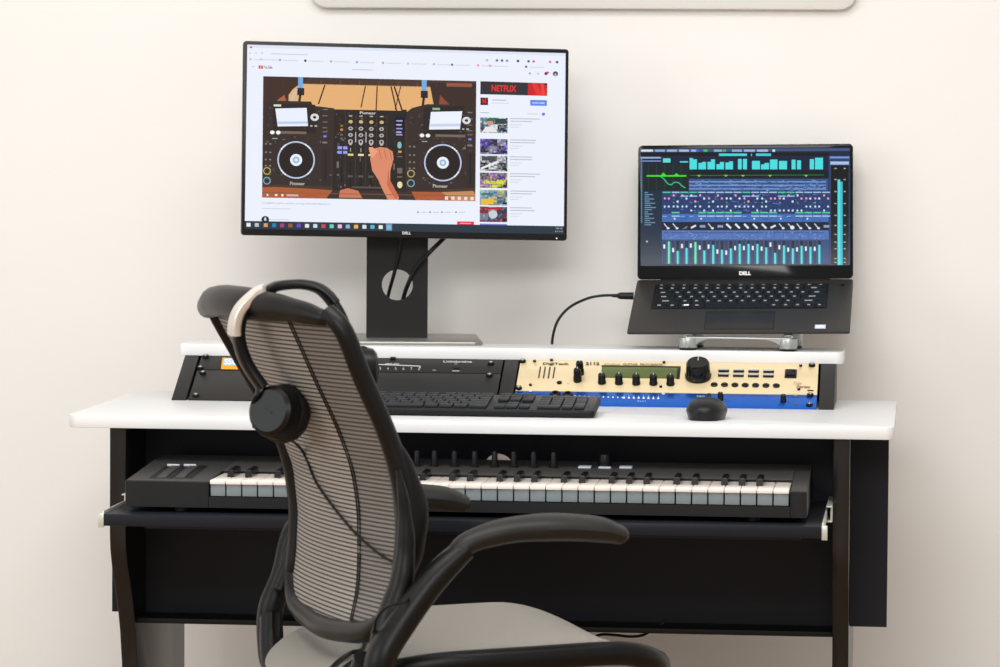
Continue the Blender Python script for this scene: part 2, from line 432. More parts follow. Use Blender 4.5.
cv.rect(432.5, 370.4, 436, 371.6, (120, 117, 114), 1, .012)
cv.text('Lightbridge', 443.5, 361.4, 28.5, 2.6, W_, 2, .012, bold=.02)
cv.text('US', 454.8, 364.3, 2.6, 1.4, W_, 2)
cv.rect(452.3, 371.2, 459.5, 372.2, (170, 166, 162), 1, .012)
cv.build('lettering', u1, 'paint')
x, z = rk(456.3, 369.3); bx('socket', u1, x - .0058, x + .0058, -.0022, .002, z - .004, z + .004, 'darkest', .0008)
x, z = rk(393, 359.7); bx('switch', u1, x - .0045, x + .0045, -.004, -.001, z - .003, z + .003, 'darkest', .001)
for p in ((205.8, 357.6), (491, 364.5), (200.5, 369)): screw(u1, *rk(*p))
u2 = thing('blank_rack_panel', 'plain black blanking panel filling the left bay behind the computer keyboard', 'panel', RK)
uface(u2, LA, LB, .0015, z1u - .0012, 'rackblack')
for p in ((203, 374), (489.5, 376.5), (196, 396.5), (486.5, 401)): screw(u2, *rk(*p))
# right bay: champagne guitar processor over blue unit
RA, RB = rk(513.5, 402)[0], rk(816.5, 406)[0]
zb = rk(660, 393.3)[1]
u3 = thing('guitar_processor', 'champagne coloured rack processor with green display and big black dial', 'rack unit', RK)
uface(u3, RA, RB, zb + .0006, SL - .001, 'beige')
cv = Canvas(RK, -.0016)
K = (30, 26, 24)
for i in range(4): cv.line([(540.6 + 4.75 * i, 367.4 + .1 * i), (538.6 + 4.8 * i, 379 + .1 * i)], 1.3, K, 1)
cv.text('DigiTech', 543, 363.4, 25.5, 2.9, K, 2, .013, bold=.03)
cv.text('2112', 585.5, 363, 14, 2.9, K, 2, .013, bold=.04)
cv.text('STUDIO', 604.3, 364.3, 16, 1.8, (150, 120, 70), 2, .013, bold=.02)
cv.text('GUITAR  PROCESSOR', 623, 364, 40, 2.4, (120, 92, 46), 2, .013, bold=.03)
for cx in (584.8, 610, 629, 646, 663, 680): pass
cv.text('Tube', 793.5, 382.8, 8, 3.2, (150, 140, 150), 2, -.05, slant=.4)
cv.text('Series', 796.3, 386, 14, 2.8, (120, 66, 40), 2, .03, slant=.3, bold=.02)
cv.disc(568, 384.2, .8, .5, (190, 160, 110), 1)
cv.build('lettering', u3, 'paint')
a, b_ = rk(600.5, 378), rk(679, 379); top = rk(640, 368.2)[1]
o = bx('display', u3, a[0], b_[0], -.0022, .001, a[1] - .001, top + .0015, 'lcd', .0004)
bx('display_frame', u3, b_[0] - .004, b_[0] + .001, -.0028, .001, a[1] - .002, top + .0035, 'dark', .0004)
bx('display_frame', u3, a[0] - .001, b_[0], -.0028, .001, top + .001, top + .0035, 'dark', .0004)
x, z = rk(559.4, 383.7); MB().lathe([(.0042, 0), (.0042, .002), (.002, .0026), (.0005, .0026)], M['gloss'], T(x, -.001, z) @ RX(90)).build('headphone_socket', u3)
x, z = rk(577.6, 381.5); knob(u3, x, z, .0062, .022, base=.0068); x, z = rk(580, 374.5); knob(u3, x, z, .0062, .022, base=.0068)
for cx, cy in ((602, 383.6), (619, 384.1), (636.3, 384.5), (653.5, 384.7), (670.5, 385)):
    x, z = rk(cx, cy); knob(u3, x, z, .0062, .0165)
x, z = rk(698.2, 377.5); knob(u3, x, z, .0195, .028, 'data_dial')
for i in range(4):
    for cx, cy in ((723.7 + 15 * i, 371.9 + .25 * i), (723.4 + 15 * i, 376.4 + .25 * i)):
        x, z = rk(cx, cy)
        b = bx('button', u3, x - .0085, x + .0085, -.0035, 0, z - .0032, z + .0032, 'dark', .0008)
        bx('button_cap', b, x - .0075, x + .0075, -.0045, -.003, z - .0002, z + .0026, 'button', .0006)
for i in range(7):
    x, z = rk(714.2 + 10.35 * i, 385.7 + .18 * i)
    MB().lathe([(.0056, 0), (.0056, .002), (.0045, .003), (.0005, .0036)], M['gloss'], T(x, -.001, z) @ RX(90)).build('button', u3)
x, z = rk(790.8, 374.7)
b = bx('power_switch', u3, x - .0095, x + .0095, -.003, .001, z - .0125, z + .0125, 'dark', .001)
MB().prism([(-.007, -.009), (.007, -.009), (.007, .009), (-.007, .009)], -.0055, -.003, M['gloss'], 'y', .0012, T(x, 0, z)).build('rocker', b)
for p in ((522.7, 362.3), (812, 366.3)): screw(u3, *rk(*p))
for p in ((534.6, 362.3), (800.7, 366.8), (664, 363.5), (530.5, 386), (660.8, 387.7), (798.8, 390.4), (551.5, 361.3)): screw(u3, *rk(*p), r=.0025)
x, z = rk(810.5, 391.3); bx('rack_slot', u3, x - .005, x + .005, -.0018, 0, z - .0018, z + .0018, 'darkest', .0006)
x, z = rk(518, 386.8); bx('rack_slot', u3, x - .005, x + .005, -.0018, 0, z - .0018, z + .0018, 'darkest', .0006)
u4 = thing('preamp_unit', 'thin bright blue rack unit under the champagne processor, mouse in front', 'rack unit', RK)
uface(u4, RA, RB, .0012, zb - .0008, 'blue')
cv = Canvas(RK, -.0016)
Wh = (206, 222, 240)
for i in range(11): cv.disc(575 + 4.75 * i, 397 + .14 * i, .9, .8, Wh, 1, 8)
for i in range(8): cv.disc(624 + 4.9 * i, 398.6 + .09 * i, 1.2, 1.0, Wh, 1, 8); cv.line([(624 + 4.9 * i, 396.4 + .09 * i), (624 + 4.9 * i, 398)], .5, Wh, 1)
cv.build('indicator_lights', u4, 'paint')
cv = Canvas(RK, -.0016)
cv.text('-48 -24  -12   0', 637, 401.4, 8.5, 1.2, Wh, 2, .01)
cv.disc(663.4, 394.4, 1.8, 1.1, (190, 200, 210), 1, 10)
cv.text('INPUT', 697, 396.6, 8, 1.2, Wh, 2, .012); cv.text('GAIN', 725.5, 400.9, 4.5, 1.1, (60, 70, 110), 2); cv.text('OUT', 787, 402, 3.8, 1.2, (60, 70, 110), 2)
cv.disc(530.5, 391.8, 1.7, .9, (190, 205, 220), 1, 10); cv.disc(795.5, 396.5, 2.2, .8, (110, 120, 130), 1, 10); cv.disc(796, 405, 1.9, 1, (70, 76, 84), 1, 10)
cv.build('lettering', u4, 'paint')
for cx, cy in ((555.3, 395.5), (567.8, 396)):
    x, z = rk(cx, cy); MB().lathe([(.0085, 0), (.0085, .003), (.0065, .0045), (.004, .0045), (.004, .002), (.0005, .002)], M['gloss'], T(x, -.001, z) @ RX(90)).build('input_jack', u4)
for cx, cy in ((720.5, 400), (783.3, 402)): x, z = rk(cx, cy); knob(u4, x, z, .0045, .012)
for p in ((518.8, 389.3), (810.3, 396), (809.5, 405.8)): screw(u4, *rk(*p))

# ------------------------------------------------------------------ monitor
MB_YAW = 7
BZ = RZ1 + .019
bc = atZ(397, 345.2, BZ)
mon = thing('monitor', 'large monitor on a black stand showing a video page in a browser', 'monitor', T(bc.x, bc.y, BZ + .0002) @ RZ(MB_YAW))
bl, br = -.145, .139
MB().prism([(bl + .012, 0.001), (bl, .012), (bl + .006, .24), (bl + .014, .248), (br - .016, .248), (br - .008, .24), (br, .012), (br - .012, .001)], 0, .0055, M['basegrey'], 'z', .0012).build('stand_base', mon)
IM = mon.matrix_basis.inverted()
COLY = .115
mon.matrix_basis  # frame of the stand
n_ = (mon.matrix_basis.to_3x3() @ Vector((0, 1, 0)))
def onst(x, y, off): 
    P = hit(x, y, n_, n_.dot(mon.matrix_basis @ Vector((0, off, 0)))); return IM @ P
cl, cr_, hc = onst(366.4, 300, COLY).x, onst(427.7, 300, COLY).x, onst(397.3, 285, COLY)
b = MB(); plate_with_hole(b, cl, cr_, .0055, .25, COLY, COLY + .012, hc.x, hc.z, .0255, M['column'])
b.build('stand_column', mon, smooth=False)
b = MB(); b.box(cl, cr_, COLY + .012, COLY + .03, .15, .33, M['column'], .003)
b.build('stand_neck', mon)
MC = (-.8416, .552, 1.1632)
MF = Matrix.Translation(MC) @ RZ(16) @ RX(-4.1) @ RY(.905)
# refined centre keeps the screen where the photograph has it
pc = hit(406.3, 141.4, MF.to_3x3() @ Vector((0, 1, 0)), (MF.to_3x3() @ Vector((0, 1, 0))).dot(Vector(MC))); MF.translation = pc
hd = IM @ MF
def mp(mb):
    mb.v = [tuple(hd @ Vector(v)) for v in mb.v]; return mb
HWm, HHm = .2685, .1575
mp(MB().prism(rrect(-HWm, HWm, -HHm, HHm, .005), 0, .012, M['bezel'], 'y', .0012)).build('bezel', mon)
mp(MB().prism(rrect(-HWm + .02, HWm - .02, -HHm + .03, HHm - .03, .02), .012, .03, M['bezel'], 'y', .008)).build('rear_casing', mon)
# picture on the display, drawn in the plane of the glass
class CanvasM(Canvas):
    pass
cv = Canvas(MF, -.0003, -.00006)
BG = (238, 243, 255)
cv.poly([(247.3, 44.6), (565.6, 53.2), (563.8, 226.5), (244.8, 221)], BG, 0)
SKT, SKB = .0275, .0175
def sk(y): return SKT + (SKB - SKT) * (y - 44) / 182
def R_(x0, y0, x1, y1, c, lay=1):   # a level rectangle of the page; y given at x = 262
    cv.poly([(x0, y0 + sk(y0) * (x0 - 262)), (x1, y0 + sk(y0) * (x1 - 262)), (x1 - .012 * (y1 - y0), y1 + sk(y1) * (x1 - 262)), (x0 - .012 * (y1 - y0), y1 + sk(y1) * (x0 - 262))], c, lay)
cv.poly([(247.3, 44.6), (565.6, 53.2), (565.5, 56), (247.3, 47.6)], (226, 232, 248), 1)
cv.disc(251, 47.3, 1.4, 1, (226, 60, 110), 2, 8)
for x in (250, 256, 262): cv.disc(x, 53.2, .8, .9, (190, 196, 210), 2, 6)
cv.rect(271, 53.4, 308, 54.2, (200, 205, 218), 2, SKT)
for x, c in ((250.5, (200, 205, 215)), (261, (200, 205, 215)), (280, (170, 176, 190)), (305.3, (40, 44, 66)), (331, (175, 180, 195)), (357, (140, 170, 220)), (383, (180, 180, 190)), (408, (200, 200, 210)), (434, (170, 190, 230)), (452, (70, 90, 150)), (478, (240, 150, 160)), (490, (240, 140, 150)), (526, (150, 90, 90))):
    cv.disc(x, 59.5 + SKT * (x - 262), 1.3, 1.3, c, 2, 8); cv.rect(x + 3, 59.4 + SKT * (x - 262), x + 18, 60.2 + SKT * (x - 262), (210, 214, 226), 2, SKT)
for x, c in ((487, (190, 195, 190)), (497, (110, 110, 130)), (502, (80, 90, 130)), (507, (150, 150, 160)), (518, (40, 40, 60)), (528.5, (80, 80, 120)), (533.6, (210, 90, 110)), (550, (240, 110, 130)), (557, (50, 60, 110))):
    cv.disc(x, 54 + SKT * (x - 262), 1.4, 1.3, c, 2, 8)
cv.rect(258.5, 65.5, 263, 68.6, (232, 38, 44), 2, SKT); cv.poly([(260.2, 66.3), (260.2, 67.9), (261.7, 67.1)], (255, 255, 255), 3)
cv.text('YouTube', 264, 65.6, 8.4, 3, (90, 92, 100), 2, SKT, bold=.02); cv.rect(252, 66.3, 254.5, 66.9, (180, 184, 196), 2); cv.rect(352, 69, 373, 70, (206, 210, 222), 2, SKT)
cv.disc(529.8, 73.4, 1.2, 1.1, (160, 165, 175), 2, 8); cv.disc(538, 73.7, 1.2, 1.1, (200, 204, 210), 2, 8)
cv.disc(546, 73.6, 1.7, 1.7, (60, 40, 60), 2, 8); cv.disc(547.6, 72.6, 1.4, 1.2, (235, 50, 80), 3, 8); cv.disc(555.4, 73.8, 2.6, 2.5, (60, 54, 60), 2, 14); cv.disc(555.4, 74.6, 1, 1.5, (200, 200, 205), 3, 8)
# the video picture
YM = [False]; KN = [(0, 0), (.29, .20), (.36, .26), (.475, .36), (.545, .415), (.61, .47), (.675, .52), (.70, .565), (.755, .625), (.78, .645), (.81, .78), (.88, .86), (.93, .93), (1, 1)]
def V(x, y):   # u,v of the picture 0..1 -> photo
    if YM[0]:
        for (a_, b_), (c_, d_) in zip(KN, KN[1:]):
            if y <= c_: y = b_ + (d_ - b_) * (y - a_) / (c_ - a_); break
    xl, xr = 263.2 - 1.2 * y, 476.3 - 1.0 * y
    yt0, yt1, yb0, yb1 = 76.2, 81.2, 197.6, 201.2
    X = xl + (xr - xl) * x; return (X, (yt0 + (yt1 - yt0) * x) * (1 - y) + (yb0 + (yb1 - yb0) * x) * y)
def vp(pts, c, lay=2): cv.poly([V(*p) for p in pts], c, lay)
def vr(x0, y0, x1, y1, c, lay=2): vp([(x0, y0), (x1, y0), (x1, y1), (x0, y1)], c, lay)
def vd(x, y, r, c, lay=2, n=16): vp([(x + r * math.cos(2 * math.pi * i / n), y + r * 1.76 * math.sin(2 * math.pi * i / n)) for i in range(n)], c, lay)
def vring(x, y, r, w, c, lay=2, n=36):
    for i in range(n):
        a, b = 2 * math.pi * i / n, 2 * math.pi * (i + 1) / n
        vp([(x + r * math.cos(a), y + r * 1.76 * math.sin(a)), (x + r * math.cos(b), y + r * 1.76 * math.sin(b)), (x + (r - w) * math.cos(b), y + (r - w) * 1.76 * math.sin(b)), (x + (r - w) * math.cos(a), y + (r - w) * 1.76 * math.sin(a))], c, lay)
def vl(pts, w, c, lay=3): cv.line([V(*p) for p in pts], w, c, lay)
def vt(t, x, y, w, h, c, lay=4, **k):
    p = V(x, y); q = V(x + w, y + h); cv.text(t, p[0], p[1], q[0] - p[0], V(x, y + h)[1] - p[1], c, lay, sk(p[1]), **k)
DKB = (54, 42, 38); DKB2 = (40, 31, 29); LT = (190, 186, 180)
vr(0, 0, 1, 1, (70, 52, 44), 1)
vr(0, 0, 1, .06, (72, 52, 42), 2); vr(.12, .055, .96, .3, (232, 178, 118), 2)
for i in range(11): vr(.0 + i * .09, .02, .005 + i * .09, .055, (100, 74, 60), 3)
vp([(0, 0), (.22, .0), (.14, .1), (.06, .3), (0, .34)], (64, 42, 34), 3); vp([(.02, .26), (.10, .15), (.13, .32), (.02, .33)], (178, 96, 62), 4); vp([(.15, .1), (.165, .1), (.12, .3), (.1, .3)], (210, 190, 180), 4)
vp([(.78, .02), (1, .02), (1, .34), (.9, .33), (.8, .2)], (58, 40, 34), 3); vp([(.83, .12), (.93, .3), (.88, .33), (.82, .3)], (140, 70, 56), 4); vp([(.86, .02), (.98, .02), (.98, .05), (.86, .05)], (150, 84, 60), 4)
vr(.53, .08, .545, .33, (238, 170, 100), 3)
for x in (.175, .755): vr(x - .011, 0, x + .012, .09, (118, 172, 226), 4); vr(x - .015, .09, x + .018, .15, (40, 34, 34), 4); vl([(x, .14), (x - .01, .28)], 2.4, (40, 34, 34), 4)
for a, b, c in (((.29, .06), (.26, .22), 1.4), ((.48, .06), (.46, .24), 1.2), ((.535, .06), (.53, .3), 1.2), ((.6, .06), (.635, .32), 1.4), ((.615, .06), (.665, .32), 1.6), ((.645, .06), (.62, .25), 1.0)): vl([a, b], c, (58, 36, 28), 4)
vr(.617, .26, .64, .33, (40, 34, 32), 4); vr(.65, .25, .675, .33, (40, 34, 32), 4)
vp([(.685, .3), (.70, .26), (.735, .25), (.73, .3), (.69, .335)], (70, 176, 180), 4)
# decks
for d0 in (0, 1):
    YM[0] = True
    xa = .0 if d0 == 0 else .675; xb = .335 if d0 == 0 else 1.0
    if d0 == 0: vp([(.0, .33), (.02, .29), (.225, .29), (.235, .33), (.335, .35), (.335, .91), (0, .9)], DKB, 5)
    else: vp([(.675, .37), (.70, .33), (.77, .29), (.96, .29), (1, .33), (1, .9), (.675, .93)], DKB, 5)
    sx = .055 if d0 == 0 else .80
    if d0 == 0: vp([(.045, .32), (.245, .32), (.25, .6), (.05, .6)], DKB2, 6); vp([(.058, .365), (.205, .352), (.212, .53), (.07, .54)], (236, 242, 255), 7); vp([(.07, .49), (.21, .48), (.212, .505), (.07, .515)], (190, 205, 240), 8)
    else: vp([(.755, .32), (.945, .30), (.945, .58), (.75, .6)], DKB2, 6); vp([(.788, .365), (.935, .352), (.925, .53), (.780, .54)], (240, 245, 255), 7); vp([(.786, .48), (.928, .47), (.926, .50), (.784, .51)], (205, 215, 240), 8)
    vr(sx - .005, .325, sx + .03, .345, (220, 222, 200) if d0 == 0 else (150, 190, 150), 7)
    kx = .243 if d0 == 0 else .955; vring(kx, .44, .02, .012, (224, 224, 226), 8, 16)
    vr(kx - .02, .52, kx - .01, .535, LT, 8); vr(kx + .0, .52, kx + .012, .535, LT, 8)
    vr(sx + .01, .585, sx + .15, .61, (120, 100, 90), 7)
    for q in (0, .028): vd((.045 if d0 == 0 else .747) + q, .60, .011, (248, 246, 240), 8, 10)
    vr((.045 if d0 == 0 else .747), .66, (.07 if d0 == 0 else .772), .668, LT, 8)
    jx = .158 if d0 == 0 else .846
    rn = random.Random(11 + d0)
    for k in range(150):
        xx, yy = xa + .01 + rn.random() * (xb - xa - .03), .34 + rn.random() * .54; g = rn.choice((26, 34, 62, 74, 92, 120))
        vr(xx, yy, xx + rn.choice((.003, .006, .012)), yy + rn.choice((.006, .01)), (g + 6, g - 2, g - 6), 6)
    YM[0] = False
    vd(jx, .685, .094, (46, 36, 33), 8, 30); vring(jx, .685, .088, .0065, (196, 206, 236), 9); vd(jx, .685, .080, (34, 26, 24), 9, 30)
    vring(jx, .685, .028, .012, (240, 246, 255), 10, 24); vd(jx, .685, .016, (150, 186, 224), 10, 14); vd(jx, .685, .008, (230, 240, 255), 11, 8)
    for aa in (40, 135, 225, 310):
        for da in (-8, 0, 8):
            a = R(aa + da); vd(jx + .085 * math.cos(a), .685 + .085 * 1.76 * math.sin(a), .0045, (250, 252, 255), 10, 6)
    YM[0] = True
    bxx = .022 if d0 == 0 else .697
    YM[0] = False
    for yy, cc in ((.78, (190, 176, 90)), (.86, (130, 170, 190))): vring(bxx + (.0 if d0 == 0 else -.0), yy, .018, .0045, cc, 9, 18)
    for yy in (.55, .62, .68, .73):
        for q in (0, .02): vr(bxx - .01 + q, yy, bxx - .002 + q, yy + .012, (140, 132, 126), 8)
    vt('Pioneer', (.13 if d0 == 0 else .80), .865, .07, .028, LT, 9, bold=.02)
    YM[0] = True
    tx = .285 if d0 == 0 else .965
    vr(tx + .0, .62, tx + .014, .64, (120, 140, 250), 9); vr(tx - .008, .72, tx + .03, .9, (48, 38, 35), 8); vr(tx + .008, .74, tx + .013, .88, (28, 22, 20), 9)
    for yy in (.36, .42, .48, .54, .58, .68): vr(tx - .005, yy, tx + .018, yy + .008, (130, 120, 114), 8)
# mixer
rn = random.Random(5)
for k in range(60):
    xx, yy = .14 + rn.random() * .6, .08 + rn.random() * .24; g = rn.choice((232, 238, 226)); vr(xx, yy, xx + .05 * rn.random(), yy + .006, (g, int(g * .75), int(g * .48)), 2)
for k in range(50):
    xx, yy = rn.random() * .97, .95 + rn.random() * .045; vr(xx, yy, xx + .06 * rn.random(), yy + .005, rn.choice(((150, 74, 40), (200, 112, 66), (120, 60, 40))), 7)
vp([(.335, .36), (.665, .36), (.675, .93), (.33, .93)], DKB2, 6)
for k in range(160):
    xx, yy = .34 + rn.random() * .31, .38 + rn.random() * .53; g = rn.choice((24, 30, 60, 80, 110)); vr(xx, yy, xx + rn.choice((.003, .006, .01)), yy + rn.choice((.005, .012)), (g + 6, g - 2, g - 4), 7)
vt('Pioneer', .455, .375, .075, .026, (214, 210, 206), 8, bold=.02)
for i in range(5): vr(.387 + i * .0485, .40, .3885 + i * .0485, .9, (86, 72, 66), 7)
for i in range(4):
    cx = .412 + i * .0485
    vr(cx - .008, .415, cx + .008, .425, LT, 8)
    vd(cx, .475, .010, (206, 186, 120), 8, 10)
    for yy in (.545, .61, .675): vring(cx, yy, .011, .006, (190, 184, 180), 8, 12)
    vr(cx + .022, .58, cx + .026, .68, (200, 200, 205), 8) if i < 2 else None
    vr(cx - .001, .71, cx + .002, .74, LT, 8)
    vr(cx - .012, .755, cx + .014, .775, (236, 220, 120) if i != 1 else (240, 236, 170), 8)
    vr(cx - .002, .79, cx + .003, .9, (24, 18, 17), 8); vr(cx - .012, .83, cx + .013, .845, (90, 80, 76), 9)
vr(.42, .905, .62, .915, (90, 78, 72), 8)
for yy, cc in ((.52, (150, 96, 50)), (.56, (190, 130, 80)), (.61, (100, 88, 82)), (.65, (100, 88, 82))): vd(.37, yy, .008, cc, 8, 8)
for q in ((.352, .70), (.378, .70), (.352, .735), (.378, .735)): vr(q[0], q[1], q[0] + .02, q[1] + .022, (150, 160, 250), 8)
vl([(.37, .80), (.372, .88)], 1.2, (24, 18, 17), 8)
vr(.62, .42, .668, .62, (24, 20, 26), 8)
for i, yy in enumerate((.45, .49, .53, .565, .59)): vr(.626, yy, .655 - .004 * (i % 2), yy + .014, (150, 160, 220) if i % 2 == 0 else (190, 180, 230), 9)
vd(.642, .69, .01, (130, 190, 200), 9, 12); vr(.636, .725, .652, .74, (220, 160, 60), 9); vd(.645, .89, .012, (236, 226, 170), 9, 12)
for yy in (.77, .8, .83): vr(.632, yy, .656, yy + .01, (110, 100, 94), 9)
YM[0] = False
# table edge and forearm
vp([(0, .915), (.06, .91), (.22, .92), (.33, .93), (1, .93), (1, 1), (0, 1)], (178, 92, 50), 7); vp([(.33, .93), (.7, .93), (.72, 1), (.3, 1)], (60, 44, 38), 8)
vp([(.84, .93), (.99, .915), (1, .95), (1, 1), (.9, 1)], (200, 140, 92), 8)
SKN = (222, 140, 106)
vp([(.36, .99), (.365, .93), (.40, .91), (.45, .93), (.47, .99)], (206, 120, 88), 10)
vp([(.505, .66), (.515, .59), (.53, .575), (.55, .565), (.585, .572), (.61, .60), (.615, .66), (.60, .76), (.60, .84), (.64, .97), (.64, 1), (.59, 1), (.565, .92), (.545, .84), (.515, .76)], SKN, 11)
vp([(.515, .66), (.50, .60), (.498, .57), (.515, .565), (.54, .60)], (240, 160, 124), 12)
for x in (.545, .57, .595): vl([(x, .585), (x + .012, .67)], .6, (190, 96, 70), 12)
vp([(.59, .74), (.60, .84), (.64, .97), (.625, 1), (.585, .88)], (206, 108, 76), 12)
vr(.0, .955, 1, .96, (120, 90, 80), 12); vp([(.022, .965), (.022, .99), (.032, .978)], (240, 240, 240), 13); vr(.06, .97, .072, .985, (240, 240, 240), 13); vd(.095, .978, .006, (240, 240, 240), 13, 8); vr(.115, .97, .17, .985, (200, 190, 184), 13)
for x in (.865, .895, .925, .955, .985): vr(x - .008, .965, x + .007, .992, (236, 228, 222), 13)
# under the video, list on the right
cv.text('CLUBBING & EDM  MIXSET 2018 DJ LIVE PERFORMANCE', 262, 202.3, 68, 2.0, (150, 160, 185), 2, SKB)
cv.rect(261.5, 208, 291, 208.8, (205, 212, 228), 2, SKB); cv.rect(261, 219, 289, 219.6, (195, 202, 220), 2, SKB)
cv.disc(265.2, 219.6, 3.9, 3.6, (30, 34, 44), 3, 18); cv.poly([(264.4, 217.6), (266, 217.6), (266.4, 220.6), (264, 220.6)], (220, 225, 235), 4)
for x in (418, 430, 442, 456): cv.disc(x, 212.2, 1.2, .9, (150, 156, 170), 2, 8); cv.rect(x + 3, 211.9, x + 9, 212.6, (190, 196, 210), 2, SKB)
cv.rect(457, 221.3, 474, 224.6, (238, 44, 58), 2, SKB); cv.rect(460, 222.9, 471, 223.6, (250, 200, 205), 3, SKB)
NX = 480.6
cv.poly([(480.4, 81.2), (547.3, 83.2), (547, 96), (480.2, 94.2)], (48, 44, 52), 2)
cv.poly([(528, 82.6), (544, 83.1), (544.2, 85), (547.3, 85.2), (547, 96), (527.8, 95.5)], (206, 30, 34), 3)
cv.poly([(531, 82.7), (536, 82.9), (543, 95.9), (537, 95.7)], (232, 50, 46), 4); cv.poly([(540.5, 84), (543.6, 84), (545.6, 95.9), (541.5, 95.8)], (236, 64, 56), 4)
cv.text('NETFLIX', 491.6, 85, 24.6, 6.4, (232, 46, 40), 3, .02, bold=.03)
cv.rect(480.4, 97.6, 488, 105, (40, 14, 18), 2, .02); cv.text('N', 482.3, 98.6, 3.8, 5, (236, 40, 36), 3, bold=.06)
cv.rect(492, 99.6, 506, 100.4, (170, 176, 190), 2, .02); cv.rect(492, 102.8, 509, 103.4, (205, 210, 222), 2, .02)
cv.rect(530.2, 99.9, 546.8, 105.6, (92, 134, 236), 2, .02); cv.text('SUBSCRIBE', 532, 102, 12.6, 1.7, (220, 232, 255), 3, .02, bold=.02)
cv.rect(480.3, 112.2, 489, 113, (180, 186, 200), 2, .02); cv.rect(527, 113.6, 538, 114.2, (190, 196, 208), 2, .02); cv.disc(543.4, 114.2, 1.7, 1.6, (84, 130, 232), 2, 12)
th = [(117.4, [(150, 180, 200), (60, 66, 76), (236, 236, 240), (30, 34, 40)]), (138.7, [(50, 42, 70), (110, 90, 210), (40, 36, 50), (190, 190, 205)]),
      (155.6, [(220, 222, 226), (60, 62, 72), (180, 182, 188), (30, 30, 40)]), (172.5, [(190, 130, 190), (84, 60, 170), (214, 220, 60), (60, 62, 80)]),
      (189.8, [(170, 200, 190), (90, 130, 190), (210, 190, 110), (70, 90, 120)]), (206.5, [(60, 64, 90), (160, 40, 50), (170, 180, 190), (50, 54, 80)])]
for i, (ty, cs) in enumerate(th):
    rnd = random.Random(i + 3); x0, x1 = 480.2 - .1 * i, 507.6 - .1 * i; hh = 15.3
    if i == 0: x1 = 507.6
    cv.rect(x0, ty, x1, ty + hh, cs[3], 2, .018)
    for gx in range(16):
        for gy in range(9):
            c = rnd.choice(cs); q_ = cs[(gx // 5 + gy // 4 + i) % 4]; c = tuple(int(.45 * a_ + .55 * b_) for a_, b_ in zip(c, q_))
            cv.rect(x0 + gx * (x1 - x0) / 16, ty + gy * hh / 9 + .018 * gx * 1.7, x0 + (gx + 1) * (x1 - x0) / 16, ty + (gy + 1) * hh / 9 + .018 * gx * 1.7, c, 3, .018)
    if i == 0:
        cv.disc(490, 122.6, 3.2, 3.2, (205, 150, 130), 5, 12); cv.poly([(486.4, 121.2), (487.5, 118.4), (493, 118.2), (493.6, 121)], (40, 110, 70), 6); cv.poly([(482, 132), (485.5, 126.8), (493, 126.6), (498, 132.6)], (232, 232, 238), 5); cv.rect(495, 118.6, 506, 124, (40, 70, 66), 5)
    if i == 2: cv.rect(482, ty + 1, 495, ty + 4.6, (70, 72, 82), 5, .018); cv.line([(481, ty + 13), (498, ty + 6)], 2, (240, 240, 244), 5)
    if i == 3: cv.text('2 PRODUCERS', 483.5, ty + 8, 20, 3.4, (222, 226, 40), 5, .018, bold=.08); cv.text('1 BEAT', 490, ty + 12, 9, 2.4, (222, 226, 40), 5, .018, bold=.08)
    if i == 4: cv.rect(482, ty + 3.2, 493.5, ty + 5.4, (60, 120, 90), 5); cv.rect(481, ty + 9, 493.5, ty + 14.6, (236, 190, 60), 5)
    if i == 5: cv.rect(486, ty + 1, 501, ty + 3.2, (190, 30, 44), 5); cv.disc(493, ty + 8, 4.4, 4.2, (200, 212, 222), 5, 14)
    cv.rect(502.6, ty + 12.4, 506.8, ty + 14.4, (20, 20, 26), 6, .018)
    for k, wd in ((.8, 30 - 4 * (i % 3)), (3.4, 22 + 3 * (i % 2)), (6.8, 12), (9.2, 9)):
        if i < 6: cv.rect(510, ty + k, 510 + wd, ty + k + .8, (176, 182, 198) if k < 5 else (212, 216, 228), 2, .018)
cv.rect(479.8, 223.6, 507, 225.4, (120, 120, 220), 2, .018)
# task bar
cv.poly([(244.9, 220.9), (563.9, 226.2), (563.8, 234.3), (244.7, 228.8)], (38, 52, 66), 3)
ics = [(248.5, (235, 240, 245)), (256.8, (190, 196, 204)), (265.7, (220, 160, 90)), (274, (30, 130, 180)), (282, (170, 60, 120)), (290.3, (150, 90, 40)), (298.6, (110, 70, 190)), (307, (236, 236, 230)), (315.2, (210, 226, 232)), (323.4, (200, 70, 80)), (331.6, (110, 210, 190)), (339.8, (230, 190, 220)), (347.8, (150, 180, 210)), (356, (240, 180, 70)), (364.3, (226, 230, 234)), (372.4, (80, 190, 220)), (380.7, (240, 240, 240)), (388.8, (120, 190, 235))]
for x, c in ics: cv.rect(x - 2, 222.9 + .0173 * (x - 248), x + 2, 226.6 + .0173 * (x - 248), c, 5, .0173)
cv.rect(386, 221.3 + 2.3, 392, 230.6, (120, 150, 180), 4); cv.text('13:12', 556, 227.6, 6.4, 1.5, (220, 226, 232), 5, .017); cv.text('5/7/2018', 555, 230.8, 7.6, 1.3, (200, 206, 214), 5, .017)
cv.v = [tuple(hd @ Vector(v)) for v in cv.v]
cv.build('display', mon, 'screen')
cv = Canvas(MF, -.0006, -.00006)
cv.text('DELL', 402.2, 231.6, 8.6, 2.7, (205, 205, 205), 1, .018, bold=.04)
cv.disc(556.6, 238.4, .8, .9, (240, 244, 255), 1, 8)
cv.v = [tuple(hd @ Vector(v)) for v in cv.v]; cv.build('logo', mon, 'paint')

